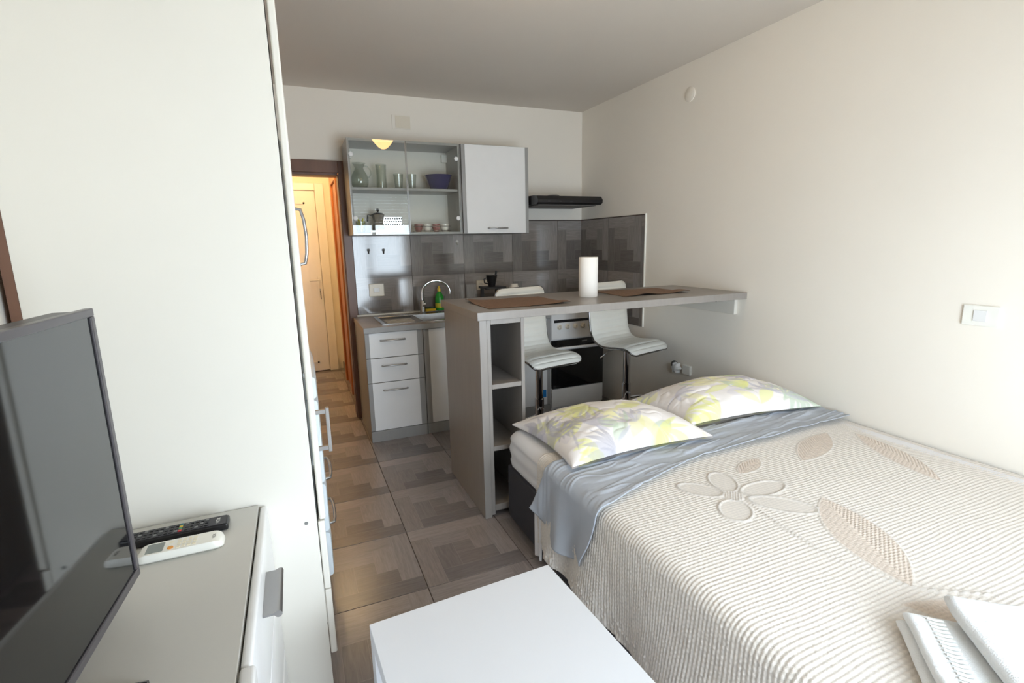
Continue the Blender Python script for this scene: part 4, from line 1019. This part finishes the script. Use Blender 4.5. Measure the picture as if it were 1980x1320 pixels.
# ------------------------------------------------------------------ chest of drawers (two modules), TV, remotes
CTZ, CXF = 0.716, -2.637
t = thing('drawer_chest', 'low white drawer chest under the television, against the wardrobe side', 'chest', (-2.85, -3.34, 0))
CY0, CYm, CY1 = -3.925, -3.335, -2.754
for ya in (CY0, CYm-0.008, CY1-0.016): box('side_panel', -3.06, CXF, ya, ya+0.016, 0, CTZ-0.018, 'white_laminate', t)
box('top', -3.06, CXF, CY0, CY1, CTZ-0.0175, CTZ, 'chest_top', t, 0.001)
box('back_panel', -3.065, -3.0605, CY0, CY1, 0.05, CTZ-0.018, 'white_laminate', t, 0)
for c, (y0, y1, raise_) in enumerate(((CYm, CY1, 0.0), (CY0, CYm, 0.005))):
    for i, (z0, z1) in enumerate(((0.495, CTZ-0.004+raise_), (0.275, 0.490), (0.06, 0.270))):
        f = box('drawer_front', CXF+0.003, CXF+0.021+raise_*1.4, y0+0.002, y1-0.002, z0, z1, 'white_gloss', t, 0.007, 4, smooth=45)
        if c == 1 or i > 0: continue
        bm = bmesh.new(); ym = (y0+y1)/2-0.012; zc = z1-0.062
        pr = [(0, 0.004), (0.020, 0.004)]+[(0.030+0.0075*math.cos(a), 0.0+0.0075*math.sin(a)) for a in np.linspace(PI*.6, -PI*.9, 12)]+[(0.020, -0.001), (0, -0.001)]
        ya, yb2 = ym-0.078, ym+0.078
        A = [bm.verts.new((CXF+0.0212+p, ya, zc+q)) for p, q in pr]; B = [bm.verts.new((CXF+0.0212+p, yb2, zc+q)) for p, q in pr]
        bm.faces.new(A); bm.faces.new(B[::-1])
        for k in range(len(pr)): bm.faces.new((A[k], A[(k+1) % len(pr)], B[(k+1) % len(pr)], B[k]))
        new_obj('lip_handle', bm_mesh(bm, 'lip_handle'), 'handle_grey', f, None, 30)

t = thing('television', 'flat black television standing on the drawer chests', 'television', (-2.880, -3.52, CTZ+0.001), local=True, rz=math.radians(-4.0))
TW, TH, zb = 0.91, 0.524, 0.055
# local: screen faces +X, panel spans y from +0.455 (far) to -0.455
box('back_shell', -0.036, 0.012, -TW/2+0.004, TW/2-0.004, zb+0.004, zb+TH-0.004, 'black_plastic', t, 0.006, 3)
bz = 0.014
boxes('bezel', [(0.012, 0.026, -TW/2, TW/2, zb, zb+0.016), (0.012, 0.026, -TW/2, TW/2, zb+TH-bz, zb+TH), (0.012, 0.026, -TW/2, -TW/2+bz, zb+0.016, zb+TH-bz), (0.012, 0.026, TW/2-bz, TW/2, zb+0.016, zb+TH-bz)], 'tv_frame', t, bev=0.002)
box('screen', 0.0125, 0.0225, -TW/2+bz+0.0005, TW/2-bz-0.0005, zb+0.0165, zb+TH-bz-0.0005, 'tv_screen', t, 0)
for y in (0.20, -0.33):
    fo = tube('stand_foot', [(-0.10, y, 0.008), (-0.02, y, 0.012), (0.03, y, 0.011), (0.105, y, 0.008)], [0.007, 0.010, 0.010, 0.008], 'black_gloss', t, n=12)
    box('stand_post', -0.022, -0.004, y-0.016, y+0.016, 0.012, zb+0.01, 'black_plastic', t, 0.003)

def remote_black():
    t = thing('black_remote', 'long black television remote lying against the wardrobe panel', 'remote', (-2.80, -2.835, CTZ+0.001), local=True, rz=math.radians(0.5))
    box('shell', -0.108, 0.102, -0.024, 0.024, 0, 0.017, 'black_plastic', t, 0.004, 3)
    box('face', -0.102, 0.097, -0.0215, 0.0215, 0.0171, 0.0182, 'btn_dark', t, 0.0004)
    for i in range(15):
        for j in range(3):
            x = -0.092+i*0.0105; y = -0.013+j*0.013
            if i == 9: continue
            box('button', x-0.0034, x+0.0034, y-0.0042, y+0.0042, 0.0183, 0.0200, 'grey_print' if (i*3+j) % 4 == 0 else 'black_plastic', t, 0.0006, 1)
    for j, m_ in enumerate(('btn_red', 'btn_green', 'btn_yellow', 'btn_teal')):
        y = -0.0155+j*0.0103; box('colour_button', 0.0005-0.0036, 0.0005+0.0036, y-0.004, y+0.004, 0.0183, 0.0202, m_, t, 0.0006, 1)
    text_mesh('maker_mark', 'VOX', 0.012, 'white_plastic', t, Matrix.Translation((0.080, 0, 0.0184)) @ Matrix.Rotation(PI/2, 4, 'Z'))
remote_black()
def remote_white():
    t = thing('white_remote', 'white air conditioner remote in front of the black one', 'remote', (-2.785, -2.915, CTZ+0.001), local=True, rz=math.radians(0.5))
    bm = bmesh.new(); n = 40; hwid, L0, L1 = 0.028, -0.085, 0.085
    rings = []
    for k in range(n+1):
        x = L0+(L1-L0)*k/n; e = min(x-L0, L1-x); r = 0.022
        f = 1 if e > r else math.sqrt(max(1-((r-e)/r)**2, 0.0)); f = max(f, 0.12)
        ww = hwid*(0.45+0.55*f); hh = 0.021*(0.35+0.65*f)
        prof = [(-ww*.8, 0), (-ww, hh*.25), (-ww, hh*.75), (-ww*.88, hh), (ww*.88, hh), (ww, hh*.75), (ww, hh*.25), (ww*.8, 0)]
        rings.append([bm.verts.new((x, p, q)) for p, q in prof])
    for a, b in zip(rings, rings[1:]):
        for k in range(8): bm.faces.new((a[k], a[(k+1) % 8], b[(k+1) % 8], b[k]))
    bm.faces.new(rings[0]); bm.faces.new(rings[-1][::-1])
    new_obj('shell', bm_mesh(bm, 'shell'), 'white_plastic', t, None, 35)
    box('display', -0.066, -0.033, -0.019, 0.019, 0.0211, 0.0218, 'screen_lcd', t, 0.0003)
    lathe('power_button', [(0.006, 0), (0.006, 0.0015), (0, 0.002)], (-0.019, -0.012, 0.0211), 'btn_orange', t, n=16)
    for i in range(4):
        for j in range(3):
            x, y = -0.004+i*0.0105, -0.015+j*0.0135
            box('button', x-0.0038, x+0.0038, y-0.0042, y+0.0042, 0.0211, 0.0226, 'btn_cream', t, 0.0007, 1)
    box('button', -0.024, -0.0155, 0.008, 0.0145, 0.0211, 0.0226, 'btn_cream', t, 0.0007, 1)
    text_mesh('maker_mark', 'VOX', 0.009, 'grey_print', t, Matrix.Translation((0.066, 0, 0.0213)) @ Matrix.Rotation(PI/2, 4, 'Z'))
remote_white()
